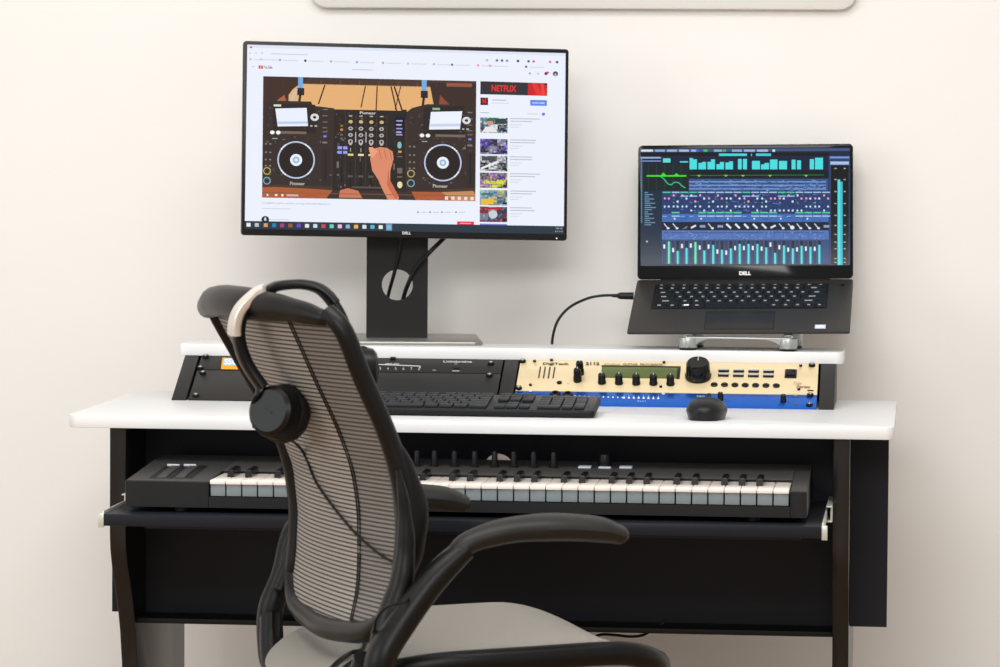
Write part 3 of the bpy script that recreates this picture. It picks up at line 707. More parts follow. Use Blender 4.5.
# cables at the monitor stand
def tubeobj(name, pts, r, label, cat, m='cable', n=10):
    P = [Vector(p) for p in pts]; c = P[-1].copy()
    o = MB().tube([p - c for p in P], r, M[m], n, smooth=8).build(name, world=T(*c)); return tag(o, label, cat)
YC = bc.y + COLY
tubeobj('power_cable', [atY(404, 222, YC - .012), atY(401.5, 238, YC - .012), atY(398, 258, YC - .006), atY(393.5, 276, YC + .004), atY(389.5, 290, YC + .02), atY(387, 303, YC + .035), atY(386, 322, YC + .045), (atY(386, 330, YC + .045).x, YC + .05, BZ + .008)], .0031,
        'thin black cable hanging steeply through the left of the monitor stand hole', 'cable')
tubeobj('video_cable', [atY(456, 224, YC + .01), atY(444, 238, YC + .004), atY(430, 252, YC - .006), atY(416, 268, YC - .006), atY(409, 282, YC + .004), atY(404.5, 294, YC + .02), atY(402, 306, YC + .035), atY(401, 322, YC + .045), (atY(401, 330, YC + .045).x, YC + .05, BZ + .008)], .0036,
        'thicker black cable slanting from monitor right edge down through the stand hole', 'cable')

# ------------------------------------------------------------------ laptop and stand
LH = Vector((-.2924, .6928, .9388))
LM = Matrix.Translation(LH) @ RZ(-.1457)
lap = thing('laptop', 'open black laptop on an aluminium stand showing a blue mixing console screen', 'laptop', LM)
LB_ = RX(18.82) @ RY(-.973); LL = RX(-12.02) @ RY(-.973)
LBW = LM @ LB_; LLW = LM @ LL
def tr(mb, X): mb.v = [tuple(X @ Vector(v)) for v in mb.v]; return mb
bq = MB().prism(rrect(-.1785, .1785, -.235, 0, .006), -.010, 0, M['lapbody'], 'z', .001)
bq.v = [(x, y, z if z > -.005 else -.0035 - .0075 * min(1, max(0, (y + .235) / .09))) for x, y, z in bq.v]
deck = tr(bq, LB_).build('base', lap)
tr(MB().box(-.14, .14, -.006, .004, -.007, .0015, M['dark'], .002), LB_).build('hinge', lap)
lid = tr(MB().prism(rrect(-.1785, .1785, .001, .2275, .007), 0, .006, M['scr_dark'], 'y', .001), LL).build('lid', lap)
def lk(x, y): q = onto(LBW, x, y, 2, 0); return q.x, q.y
# keys
rows = [(-.030, [1] * 14 + [1.0]), (-.047, [1] * 13 + [2]), (-.066, [1.5] + [1] * 12 + [1.5]), (-.085, [1.8] + [1] * 11 + [2.2]), (-.104, [2.3] + [1] * 10 + [2.7]), (-.122, [1.2, 1, 1, 1.2, 5.4, 1, 1, 1, .9, .9])]
kx0, kx1 = lk(657, 284.5)[0], lk(827, 284.5)[0]; ky0, ky1 = lk(742, 284.8)[1], lk(742, 308.3)[1]
tr(MB().box(kx0 - .003, kx1 + .003, ky1 - .002, ky0 + .002, -.001, .0003, M['darkest'], .0002), LB_).build('key_well', lap)
cvk = Canvas(LBW, -.0022, -.0001, ax=2); cvk.px = False
nr = 6; rh = (ky0 - ky1) / 5.55
yy = ky0
for r_i, (_, ws) in enumerate(rows):
    h = rh * (.55 if r_i == 0 else 1); tot = sum(ws); x = kx0
    for wk in ws:
        wd = wk / tot * (kx1 - kx0)
        tr(MB().box(x + .0008, x + wd - .0008, yy - h + .0008, yy - .0006, .0004, .0018, M['lapkey'], .0004, 1), LB_).build('key', lap)
        if wk < 3:
            cvk.raw([(x + wd * .32, yy - h * .35), (x + wd * .58, yy - h * .35), (x + wd * .58, yy - h * .62), (x + wd * .32, yy - h * .62)], (150, 150, 152), 0)
        x += wd
    yy -= h
cvk.raw([(lk(684, 306)[0], lk(684, 305.5)[1]), (lk(689, 306)[0], lk(689, 305.5)[1]), (lk(689, 306)[0], lk(689, 307)[1]), (lk(684, 306)[0], lk(684, 307)[1])], (250, 250, 250), 1)
cvk.v = [tuple(LB_ @ Vector(v)) for v in cvk.v]; cvk.build('key_legends', lap, 'paint')
p0, p1 = lk(707, 311.5), lk(773, 329)
tr(MB().box(p0[0] - .001, p1[0] + .001, p1[1] - .001, p0[1] + .001, -.001, .0003, M['darkest'], .0002), LB_).build('trackpad_groove', lap)
tr(MB().box(p0[0], p1[0], p1[1], p0[1], -.001, .0007, M['pad'], .0003), LB_).build('trackpad', lap)
tr(MB().box(*[lk(839.5, 286)[0], lk(844.5, 286)[0]], lk(840, 286.2)[1], lk(840, 284.6)[1], 0, .001, M['gloss'], .0004), LB_).build('power_button', lap)
a = lk(815, 325); b_ = lk(825.5, 329)
cs = Canvas(LBW, -.0006, -.0002, ax=2); cs.px = False
cs.raw([(a[0], a[1]), (b_[0], a[1]), (b_[0], b_[1]), (a[0], b_[1])], (190, 205, 235), 0)
cs.raw([(a[0] + .002, a[1] - .004), (b_[0] - .002, a[1] - .004), (b_[0] - .002, b_[1] + .004), (a[0] + .002, b_[1] + .004)], (240, 240, 248), 1)
cs.v = [tuple(LB_ @ Vector(v)) for v in cs.v]; o = cs.build('sticker', lap, 'paint'); o['label'] = 'small pale blue sticker'
# laptop display
cv = Canvas(LLW, -.0004, -.00006)
cv.poly([(640.8, 148.8), (849.8, 147.3), (849.8, 265.3), (640.8, 266)], (20, 34, 58), 0)
cv.rect(640.5, 149.5, 850, 152.2, (60, 84, 130), 1, -.006)
for x0, x1, c in ((641, 653, (214, 226, 240)), (655, 665, (140, 170, 215)), (667, 677, (150, 180, 220)), (679, 689, (170, 190, 225)), (691, 696, (160, 180, 225)), (696, 699, (90, 90, 230)), (703.5, 707.5, (40, 210, 60)), (714, 722, (150, 175, 220)), (723, 726, (50, 190, 90)), (732, 742, (150, 170, 215)), (744, 755, (160, 180, 225)), (757, 768, (170, 185, 225)), (772.5, 775, (225, 235, 245))):
    cv.rect(x0, 149.6, x1, 151.8, c, 2)
cv.rect(640.5, 152.6, 829, 156, (6, 10, 18), 2)
cv.rect(719, 153.6, 747, 156, (60, 220, 225), 3); cv.rect(751, 153.8, 752, 156, (60, 210, 220), 3); cv.rect(756, 153.6, 771, 156, (60, 210, 220), 3)
cv.rect(640.5, 157, 829, 171, (16, 26, 56), 1); cv.rect(640.6, 157, 661, 158.6, (150, 180, 225), 2); cv.rect(640.6, 160.6, 661, 161.6, (130, 160, 210), 2)
CY = (72, 224, 226)
cv.rect(663, 158.4, 670.5, 162.6, (90, 225, 215), 3); cv.rect(680, 161.3, 688, 162.6, CY, 3)
bars = [(689.6, 158, 693, .0), (693, 159.4, 697, 0), (698.5, 163, 702, 0), (702, 162, 706, 0), (707.5, 162, 711, 0), (711, 159.4, 715, 0), (716.5, 164.2, 720, 0), (720, 162, 724, 0), (725.5, 162.6, 729, 0), (729, 161.4, 733, 0), (738, 159, 741.7, 0), (743, 159, 747, 0), (752, 161, 760, 0), (761, 164.5, 764.5, 0), (764.5, 163, 769, 0), (770, 159.6, 777.5, 0), (779, 161, 787, 0), (791.6, 159.8, 795.6, 0), (797, 160.4, 801, 0), (809.8, 159.2, 814, 0), (815, 157.8, 823, 0)]
for a, t, b, _ in bars: cv.rect(a, t, b, 169.4, CY, 3)
cv.rect(689, 170.4, 829, 178, (8, 14, 26), 2); cv.line([(690, 175.6), (824, 175)], .6, (30, 130, 60), 3)
for x in (699, 726, 743, 770, 806): cv.poly([(x - 2, 175), (x + 2, 175), (x, 177)], (110, 210, 60), 4)
cv.rect(644.5, 163.6, 689, 190.6, (14, 30, 34), 2)
for x in range(5): cv.rect(648 + 8.2 * x, 164.4, 648.7 + 8.2 * x, 190, (34, 54, 60), 3)
cv.line([(646.6, 176), (686.4, 176)], 1.4, (60, 230, 30), 4); cv.poly([(660.5, 176), (663.4, 172.6), (666.6, 176)], (60, 230, 30), 4); cv.poly([(673, 176), (676.4, 173.2), (679.8, 176)], (60, 230, 30), 4)
cv.line([(660, 176), (664, 179), (668, 184), (671, 185), (675, 182), (679, 183), (682, 186), (685.4, 188)], 1.0, (50, 200, 130), 4)
for i in range(3): cv.rect(689, 181.2 + 3.5 * i, 826, 182.6 + 3.5 * i, (110, 148, 205), 3)
cv.rect(689, 179, 828, 191, (52, 82, 140), 2)
cv.rect(662, 191, 828.6, 222, (34, 56, 108), 2)
rl_ = random.Random(9)
for k in range(420):
    xx, yy = 663 + rl_.random() * 160, 191.5 + rl_.random() * 29; cv.rect(xx, yy, xx + rl_.choice((.8, 1.6, 3)), yy + .7, rl_.choice(((20, 34, 74), (66, 100, 166), (90, 128, 190), (16, 28, 60))), 3)
for k in range(160):
    xx, yy = 690 + rl_.random() * 134, 179.6 + rl_.random() * 11; cv.rect(xx, yy, xx + rl_.choice((1.6, 3)), yy + .6, rl_.choice(((30, 50, 96), (120, 150, 205))), 4)
for k in range(200):
    xx, yy = 663 + rl_.random() * 162, 231 + rl_.random() * 8; cv.rect(xx, yy, xx + rl_.choice((.8, 1.6)), yy + .7, rl_.choice(((60, 90, 150), (120, 156, 215))), 5); cv.rect(662, 214, 828.6, 222, (70, 110, 180), 3)
cv.rect(640.5, 191, 661, 263, (18, 40, 62), 2)
for i in range(16): cv.rect(644.6, 192.2 + 2.15 * i, 648 + (i * 5 % 9), 193.0 + 2.15 * i, (120, 160, 190), 3)
for i in range(34): cv.rect(641, 159 + 1.9 * i, 642.2, 160 + 1.9 * i, (120, 170, 200), 3)
cw = 8.92
for i in range(19):
    x = 662.8 + cw * i * .992
    if x > 826: break
    hl = (80, 205, 150) if i in (0, 2, 3, 9, 13, 14) else (170, 196, 232)
    cv.rect(x, 191.8, x + 7.8, 193, hl, 4)
    if i in (2, 3, 9, 10, 13, 14): cv.rect(x, 195.6, x + 7.8, 196.8, (150, 190, 235), 4)
    pk = (238, 160, 190); wt = (206, 226, 245)
    rr_ = random.Random(i)
    cv.disc(x + 2, 195.5 + rr_.choice((0, 3)), 1.1, 1.2, pk if i % 4 != 3 else wt, 5, 8); cv.disc(x + 6, 198.6 + rr_.choice((0, 0, 3)), 1.1, 1.2, wt if i % 3 else pk, 5, 8)
    cv.disc(x + 2, 206.6 + rr_.choice((0, 0, 4)), 1.0, 1.1, wt, 5, 8); cv.disc(x + 6, 206.6 + rr_.choice((0, 0, 4)), 1.0, 1.1, wt, 5, 8)
    cv.disc(x + 2, 202.6, .6, .7, (150, 200, 80), 5, 6) if i % 2 else None
    if i not in (0, 2, 3, 9, 13, 14): cv.rect(x, 212, x + 7.9, 213.4, (76, 208, 150), 4); cv.rect(x, 215.6, x + 7.9, 216.8, (170, 200, 238), 4)
    else: cv.rect(x, 216, x + 4, 216.8, (140, 180, 230), 4)
    if i % 3 == 1: cv.disc(x + 3, 218.8, 1, 1, wt, 5, 8)
cv.rect(662, 222, 828.6, 230.4, (8, 14, 44), 3)
for i in range(19):
    x = 664 + cw * i * .992
    if x > 824: break
    k = i
    if k in (0, 1, 5, 13, 15, 16, 17): cv.line([(x, 223.6), (x + 4, 228.4)], .9, (214, 226, 240), 5); cv.disc(x + 4.2, 228.3, 1.5, 1.1, (224, 234, 245), 5, 8)
    elif k == 14: cv.line([(x, 223.6), (x + 4, 227.6)], .9, (214, 226, 240), 5); cv.disc(x + 4.4, 227.6, 2.2, 2, (220, 236, 245), 5, 10)
    elif k in (7, 8, 9, 10, 11): cv.line([(x + .5, 224), (x + 5, 228.4)], 2, (224, 232, 244), 5)
    elif k in (3, 12): cv.line([(x + .5, 228), (x + 5.5, 225.4)], 1.8, (224, 232, 244), 5)
    elif k == 2: cv.poly([(x, 229), (x + 6, 226), (x + 5, 228.4)], (110, 130, 160), 5)
    else: cv.rect(x + .4, 225.2, x + 6, 227.6, (140, 160, 200), 5)
cv.rect(662, 230.4, 828.6, 239.6, (78, 114, 184), 3); cv.rect(664, 232, 824, 233.4, (60, 88, 150), 4)
for i in range(20): cv.rect(664 + 8.5 * i, 234, 664.6 + 8.5 * i, 239.4, (60, 90, 156), 4)
cv.rect(662, 239.6, 828.6, 264, (42, 70, 122), 3)
rf = [(12.5, 0), (9, .6), (13, .5), (14.5, .9), (11.5, .2), (12.5, .4), (11, .7), (12, .8), (13.8, .4), (14, .4), (13.2, .3), (13, .1), (11, .8), (14, .2), (12.6, .5), (12.4, .4), (13.4, .3), (13.6, .3), (15, .2)]
for i in range(19):
    x = 667.4 + cw * i * .992
    if x > 826: break
    cv.rect(x - 4.6, 241, x - 1.6, 263.6, (30, 48, 84), 4)
    cv.rect(x, 241, x + 3.2, 264, (8, 12, 22), 4)
    top_ = 264 - [22.5, 13, 16, 22, 13.5, 19, 14, 15.5, 20, 20, 20, 16.5, 11, 18.5, 15.5, 18, 17, 19, 21.5][i]
    cv.rect(x + .5, top_, x + 2.6, 264, CY if i not in (0, 3) else (110, 230, 170), 5); cv.rect(x + 2.2, top_ + 1.6, x + 3.1, 264, (40, 130, 170), 5)
    fy = [244.5, 248, 244, 243.5, 245.5, 244.6, 249.5, 250.6, 246, 246, 246, 246.6, 242.6, 245.2, 247.6, 247.4, 246.6, 246.8, 244.4][i]
    cv.rect(x - 4.0, fy, x - 2.2, fy + 4.2, (236, 240, 248), 6)
cv.rect(828.6, 156, 850, 265, (40, 62, 108), 2)
cv.rect(830, 156.6, 849.3, 158.4, (120, 150, 220), 3); cv.rect(830.4, 161.6, 849, 164.6, (170, 196, 235), 3); cv.rect(831, 165.6, 848.8, 264.8, (6, 8, 12), 3)
cv.rect(837.6, 179.6, 840.2, 265, CY, 4); cv.rect(840.2, 181.8, 842.6, 265, (60, 190, 215), 4)
for yv in (168.5, 179.6, 191.6, 203.6, 215.4, 225.6, 234.4, 242.2, 248.8, 258.6, 262.4):
    cv.rect(834.4, yv - .5, 836.6, yv + .5, (170, 175, 180), 4); cv.rect(843.6, yv - .5, 845.8, yv + .5, (170, 175, 180), 4)
cv.disc(647, 241.6, 1, .9, (200, 215, 225), 4, 8)
cv.v = [tuple(LL @ Vector(v)) for v in cv.v]; cv.build('display', lap, 'screen')
cv = Canvas(LLW, -.0006)
cv.text('DELL', 739.2, 271.4, 11.8, 3.8, (236, 236, 236), 1, bold=.05)
cv.v = [tuple(LL @ Vector(v)) for v in cv.v]; cv.build('logo', lap, 'paint')

# aluminium stand under the laptop
sf = [atZ(688, 350, BZ), atZ(788, 351.2, BZ)]
st = thing('laptop_stand', 'aluminium laptop stand with two rounded feet and an arched front bar', 'laptop stand', T((sf[0].x + sf[1].x) / 2, .4715, BZ + .0003))
hx = (sf[1].x - sf[0].x) / 2
def und(y):   # underside height of the laptop at world y, in stand coordinates
    return LH.z - (.0045 + .0078 * min(1, max(0, (y - .4705) / .085))) / math.cos(R(18.82)) + (y - LH.y) * math.tan(R(18.82)) - BZ - .0008
for s_ in (-1, 1):
    for dx_, dy_, h_ in ((0, 0, und(.4715 - .012) - .001), (.006, .088, und(.4715 + .073) - .003)):
        ft = MB().lathe([(.0118, .0022), (.0142, .004), (.015, .008), (.015, h_ - .0012), (.0146, h_)], M['alu'], T(s_ * hx + dx_, dy_, 0), 32).build('foot', st)
        MB().lathe([(.0135, 0), (.0135, .0024)], M['dark'], T(s_ * hx + dx_, dy_, 0)).build('rubber_pad', ft)
zt_ = und(.4715 - .006) - .0012
low = []
for k in range(13):
    a = math.pi / 2 * k / 12; low.append((hx - .012 - .034 * (1 - math.cos(a)) ** 1.0 * 1.0, .0065 + (zt_ - .0065 - .0032) * math.sin(a) ** 1.3))
poly_ = [(hx + .004, zt_), (hx + .004, .006)] + low; poly_ = poly_ + [(-x, z) for x, z in poly_[::-1]]
MB().prism(poly_, -.008, .010, M['alu'], 'y', .0012).build('arch_bar', st)
for s_ in (-1, 1):
    pp = [(.48, und(.48) - .0045), (.55, und(.55) - .0045), (.65, und(.65) - .0045)]
    MB().tube([(s_ * hx, y - .4715, z) for y, z in pp], (.008, .0035), M['alu'], 10).build('support_arm', st)

# charging cable
Yp = onto(LBW, 634, 296, 2, -.004); Pw = LBW @ Yp
yp = Pw.y
o = thing('charging_cable', 'black cable curving from the laptop left side down behind the riser', 'cable', T(*atY(552, 345, yp)))
iv = o.matrix_basis.inverted()
MB().tube([iv @ p for p in [atY(553.5, 365, yp - .02), atY(552, 344, yp - .02), atY(555.5, 326, yp - .02), atY(562.5, 314, yp - .015), atY(573, 305, yp - .01), atY(588, 298.3, yp), atY(600, 295.8, yp), atY(613, 295.2, yp)]], .0023, M['cable'], 10, smooth=8).build('cord', o)
e0, e1 = iv @ atY(612, 295.6, yp), iv @ atY(633.5, 296, yp)
MB().tube([e0, e0 + (e1 - e0) * .22, e0 + (e1 - e0) * .3, e0 + (e1 - e0) * .42, e1], [.0026, .0032, .0046, .0058, .0062], M['dark'], 14, smooth=5).build('plug', o)

# ------------------------------------------------------------------ computer keyboard
kf = atZ(594.8, 418.6, .75)
KBW, KBD = .444, .128
kbM = T(kf.x - KBW / 2, kf.y, .7502)
kb = thing('computer_keyboard', 'slim black computer keyboard on the white desktop behind the chair back', 'keyboard', kbM)
tilt = RX(6.5)
tr(MB().prism(rrect(-KBW / 2, KBW / 2, 0, KBD, .008), .0, .0095, M['kbbase'], 'z', .002), T(0, 0, .001) @ tilt).build('body', kb)
MB().box(-.2, -.17, KBD - .02, KBD - .012, 0, .014, M['kbbase'], .001).build('foot', kb); MB().box(.17, .2, KBD - .02, KBD - .012, 0, .014, M['kbbase'], .001).build('foot', kb)
tr(MB().box(-KBW / 2 + .003, KBW / 2 - .003, .003, KBD - .003, .009, .0102, M['kb'], .0008), T(0, 0, .001) @ tilt).build('top_plate', kb)
u = .0187; x0 = -KBW / 2 + .008; cnt = 0
def kkey(x, y, w_, h_, hid=False):
    tr(MB().box(x + .0011, x + w_ - .0011, y + .0011, y + h_ - .0011, .0102, .0148, M['kbkey'], .0011), T(0, 0, .001) @ tilt).build('key', kb)
krows = [(5.35, .75, [(0, 1), (1.6, 1), (2.6, 1), (3.6, 1), (4.6, 1), (6, 1), (7, 1), (8, 1), (9, 1), (10.4, 1), (11.4, 1), (12.4, 1), (13.4, 1.1)]),
         (4.2, 1, [(i, 1) for i in range(13)] + [(13, 1.5)]), (3.2, 1, [(0, 1.5)] + [(1.5 + i, 1) for i in range(13)]), (2.2, 1, [(0, 1.8)] + [(1.8 + i, 1) for i in range(11)] + [(12.8, 1.7)]),
         (1.2, 1, [(0, 2.2)] + [(2.2 + i, 1) for i in range(10)] + [(12.2, 2.3)]), (.2, 1, [(0, 1.3), (1.3, 1.2), (2.5, 1.2), (3.7, 5.6), (9.3, 1.2), (10.5, 1.2), (11.7, 1.2), (12.9, 1.6)])]
for ry_, rh_, ks in krows:
    for kx_, kw in ks: kkey(x0 + kx_ * u, .004 + ry_ * u * .98, kw * u, rh_ * u)
for ry_ in (5.35, 4.2, 3.2): 
    for c_ in range(3): kkey(x0 + (15 + c_) * u, .004 + ry_ * u * .98, u, (.75 if ry_ > 5 else 1) * u)
kkey(x0 + 16 * u, .004 + 1.2 * u * .98, u, u)
for c_ in range(3): kkey(x0 + (15 + c_) * u, .004 + .2 * u * .98, u, u)
for ry_ in (4.2, 3.2, 2.2, 1.2):
    for c_ in range(3): kkey(x0 + (18.5 + c_) * u, .004 + ry_ * u * .98, u, u)
kkey(x0 + 18.5 * u, .004 + .2 * u * .98, 2 * u, u); kkey(x0 + 20.5 * u, .004 + .2 * u * .98, u, u)
kkey(x0 + 21.5 * u, .004 + 4.2 * u * .98, u * .95, u); kkey(x0 + 21.5 * u, .004 + 2.2 * u * .98, u * .95, 2 * u); kkey(x0 + 21.5 * u, .004 + .2 * u * .98, u * .95, 2 * u)

# ------------------------------------------------------------------ mouse
mf = atZ(703, 421.5, .75)
ms = thing('mouse', 'black computer mouse on the desk in front of the blue rack unit', 'mouse', T(mf.x, mf.y, .7502) @ RZ(-3))
b = MB(); n = 28; prof = []
L_, Wm, Hm = .108, .0308, .0335
vs = []; fs = []; rings = 9
for j in range(rings + 1):
    t = j / rings; ph = t * math.pi / 2; hz = math.sin(ph) ; sc = math.cos(ph) ** .78 if j < rings else 0.0
    for i in range(n):
        a = 2 * math.pi * i / n; x = math.copysign(abs(math.cos(a)) ** .8, math.cos(a)); y = math.copysign(abs(math.sin(a)) ** .8, math.sin(a))
        yy = L_ / 2 + y * L_ / 2 * sc; top_ = .012 + (Hm - .012) * hz * (1 - .35 * max(0, (yy - L_ * .45) / L_) * 1.6)
        vs.append((x * Wm * sc * (1 - .06 * abs(y)), yy, top_))
for i in range(n):
    a = 2 * math.pi * i / n; x = math.copysign(abs(math.cos(a)) ** .8, math.cos(a)); y = math.copysign(abs(math.sin(a)) ** .8, math.sin(a)); vs.append((x * Wm * .88, L_ / 2 + y * L_ / 2 * .94, .0012))
for j in range(rings):
    for i in range(n): fs.append((j * n + i, j * n + (i + 1) % n, (j + 1) * n + (i + 1) % n, (j + 1) * n + i))
k = (rings + 1) * n
for i in range(n): fs.append((k + i, k + (i + 1) % n, (i + 1) % n, i))
fs.append(tuple(k + i for i in range(n)))
MB().add(vs, fs, M['mouse']).build('shell', ms, auto=50)
MB().box(-.02, .02, .012, .09, 0, .0016, M['darkest'], .0006).build('glide_pad', ms)
MB().lathe([(.008, -.0032), (.0095, -.002), (.0095, .002), (.008, .0032)], M['dark'], T(0, .083, .0275) @ RY(90)).build('scroll_wheel', ms)

# ------------------------------------------------------------------ MIDI keyboard
KY = -.178
pL, pR = atY(125.2, 481.6, KY), atY(807.2, 490.3, KY)
kzf = (pL.z + pR.z) / 2                       # front top edge of the body
KB_ = .10                                      # back edge
kzb = (atY(165, 456, KB_).z + atY(806, 463, KB_).z) / 2
kzbot = TZ + .008
mk = thing('midi_keyboard', 'black 61-key MIDI keyboard on the pulled-out tray under the desktop', 'music keyboard', T((pL.x + pR.x) / 2, KY, TZ + .0003))
mi = mk.matrix_basis.inverted()
def mk_(name, mb, parent=None, **k): mb.v = [tuple(mi @ Vector(v)) for v in mb.v]; return mb.build(name, parent or mk, **k)
x0, x1 = pL.x, pR.x
w0, w1 = atY(209.5, 483, KY).x, atY(789.3, 493, KY).x
def zt(y): return kzf + (kzb - kzf) * (y - KY) / (KB_ - KY)
kback = KY + .118
kt = (atY(212, 481.4, KY).z + atY(787, 489.2, KY).z) / 2 + .0005      # key top height
# cheeks either side, bed below the keys, control panel behind
for a, b_, nm in ((x0, w0 - .0012, 'left_cheek'), (w1 + .0012, x1, 'right_cheek')):
    o = mk_('end_block', MB().prism([(KY, kzbot), (KY, kzf - .0015), (KY + .0015, kzf), (KB_ - .003, zt(KB_)), (KB_, zt(KB_) - .003), (KB_, kzbot)], a, b_, M['midi'], 'x', .0015))
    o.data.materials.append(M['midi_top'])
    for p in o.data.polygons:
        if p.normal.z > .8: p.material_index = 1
mk_('key_bed', MB().prism([(KY + .0005, kzbot), (KY + .0005, kt - .0245), (KY + .012, kt - .0245), (KY + .012, kt - .030), (kback, kt - .030), (kback, kzbot)], w0 - .001, w1 + .001, M['midi'], 'x'), smooth=False)
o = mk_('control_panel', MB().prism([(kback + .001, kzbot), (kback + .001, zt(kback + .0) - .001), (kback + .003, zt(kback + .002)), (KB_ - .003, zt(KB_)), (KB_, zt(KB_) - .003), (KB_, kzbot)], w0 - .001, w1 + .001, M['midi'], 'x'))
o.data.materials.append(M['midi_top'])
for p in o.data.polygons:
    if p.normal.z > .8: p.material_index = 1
mk_('felt_strip', MB().box(w0, w1, kback - .001, kback + .0008, kt - .02, zt(kback) - .002, M['darkest']))
for xx in (x0 + .08, x1 - .08):
    for yy in (KY + .03, KB_ - .03): mk_('rubber_foot', MB().lathe([(.011, 0), (.011, .009)], M['dark'], T(xx, yy, TZ + .0004)))
# white keys
kw = (w1 - w0) / 36
wk = None
for i in range(36):
    xa = w0 + kw * i
    if wk is None:
        b = MB(); b.box(.0005, kw - .0005, 0, kback - KY - .002, -.0062, 0, M['ivory'], .0009)
        wk = b.build('white_key', mk, loc=mi @ Vector((xa, KY, kt)))
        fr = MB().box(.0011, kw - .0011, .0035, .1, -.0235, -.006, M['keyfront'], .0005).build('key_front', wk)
    else:
        c = wk.copy(); COL.objects.link(c); c.location = mi @ Vector((xa, KY, kt)); d = fr.copy(); COL.objects.link(d); d.parent = c
bk = None
offs = {0: -.0015, 1: .0015, 3: -.002, 4: 0, 5: .002}
for i in range(35):
    if i % 7 in (2, 6): continue
    xa = w0 + kw * (i + 1) + offs[i % 7]
    P = mi @ Vector((xa, KY + .050, kt))
    if bk is None:
        ln = kback - KY - .052
        v = [(-.0052, 0, -.002), (.0052, 0, -.002), (.0052, ln, -.002), (-.0052, ln, -.002), (-.0045, .004, .0105), (.0045, .004, .0105), (.0045, ln, .0115), (-.0045, ln, .0115)]
        bm = bmesh.new(); q = [bm.verts.new(p) for p in v]
        for f in ((0, 1, 2, 3), (4, 5, 6, 7), (0, 1, 5, 4), (1, 2, 6, 5), (2, 3, 7, 6), (3, 0, 4, 7)): bm.faces.new([q[j] for j in f])
        bmesh.ops.recalc_face_normals(bm, faces=bm.faces[:]); bmesh.ops.bevel(bm, geom=bm.edges[:], offset=.0013, segments=2, affect='EDGES')
        bk = MB().bm(bm, M['blackkey']).build('black_key', mk, loc=P)
    else: c = bk.copy(); COL.objects.link(c); c.location = P
# wheels, buttons, knobs on the sloping panel
PS = math.atan2(kzb - kzf, KB_ - KY)
PN = Vector((0, -math.sin(PS), math.cos(PS)))
P0 = Vector((0, KY, kzf))
def onp(x, y): return hit(x, y, PN, PN.dot(P0))
def panelM(p): return T(*p) @ Matrix.Rotation(PS, 4, 'X')
ya, yb = onp(156, 478.4), onp(170, 465.6)
ysl = yb.y - ya.y
for cx in (152.5, 168.8, 188.3):
    p = onp(cx, 478.4); mk_('wheel_slot', MB().box(-.0058, .0058, 0, ysl * 1.0, -.002, .0004, M['darkest'], .0002, 1, panelM(p)))
for cx in (160.8, 179.3):
    p = onp(cx, 478.4)
    o = mk_('wheel', MB().prism([(0, -.002), (0, .0012), (ysl * .3, .0028), (ysl * .7, .0028), (ysl, .0012), (ysl, -.002)], -.007, .007, M['midi_top'], 'x', .0008, panelM(p)))
for cx in (173.4, 190):
    p = onp(cx, 466.4); o = mk_('wheel_mark', MB().box(-.0095, .0095, -.0015, .0015, .0002, .0036, M['button'], .0008, 2, panelM(p)))
for cx, cy in ((417, 466), (434.5, 466.2), (454.5, 466.5), (474.6, 466.8), (494.6, 467), (513.8, 467.2), (533.6, 467.5), (553.6, 467.8)):
    p = onp(cx, cy)
    mk_('knob', MB().lathe([(.0072, 0), (.0072, .003), (.0048, .0045), (.0042, .022), (.0036, .0235), (.0005, .0235)], M['dark'], panelM(p)))
p = onp(604.8, 465.4); mk_('data_wheel', MB().lathe([(.011, 0), (.0105, .003), (.0095, .004), (.0088, .016), (.008, .0175), (.0005, .0175)], M['dark'], panelM(p), 32))
for cx, cy, wd, dp in ((584.3, 468.6, .0095, .02), (604.6, 468.8, .0095, .009), (625.5, 468.8, .0095, .02)):
    p = onp(cx, cy); mk_('button', MB().box(-wd, wd, 0, dp, 0, .0025, M['button'], .0008, 2, panelM(p)))

# ------------------------------------------------------------------ cable below the desk
tubeobj('desk_cable', [atY(556, 628, .15), atY(566, 632, .15), atY(576, 636, .15), atY(590, 637.6, .15), atY(602, 634.5, .15), atY(615, 635, .15), atY(630, 636.5, .15), atY(643, 635, .15), atY(655, 628, .15), atY(665, 622, .15)], .0022,
        'thin black cable sagging below the dark shelf under the desk', 'cable')

# ------------------------------------------------------------------ office chair
thc = R(25); O = Vector((-.6924, -.6373, 0))
CF = Vector((math.cos(thc), math.sin(thc), 0)); CR = Vector((math.sin(thc), -math.cos(thc), 0))
CM = Matrix(((CR.x, CF.x, 0, O.x), (CR.y, CF.y, 0, O.y), (0, 0, 1, 0), (0, 0, 0, 1)))   # local x = chair's right, y = forward
ch = thing('office_chair', 'black mesh office chair turned to the right with headphones on its back', 'chair', CM)
def C(x, y, u):          # photo point on the chair plane x = u
    q = onto(CM, x, y, 0, u); return Vector((u, q.y, q.z))
# outline of the back: near (right) side and far (left) side profiles, from top to bottom
near = [C(*p, .21) for p in ((333, 312), (347, 345), (365, 390), (383, 430), (398, 475), (404, 520), (402, 560), (396, 598), (384, 630))]
far = [C(*p, -.21) for p in ((207, 300), (226, 335), (249, 375), (274, 420), (291, 465), (296, 510), (294, 550), (289, 590), (290, 610))]
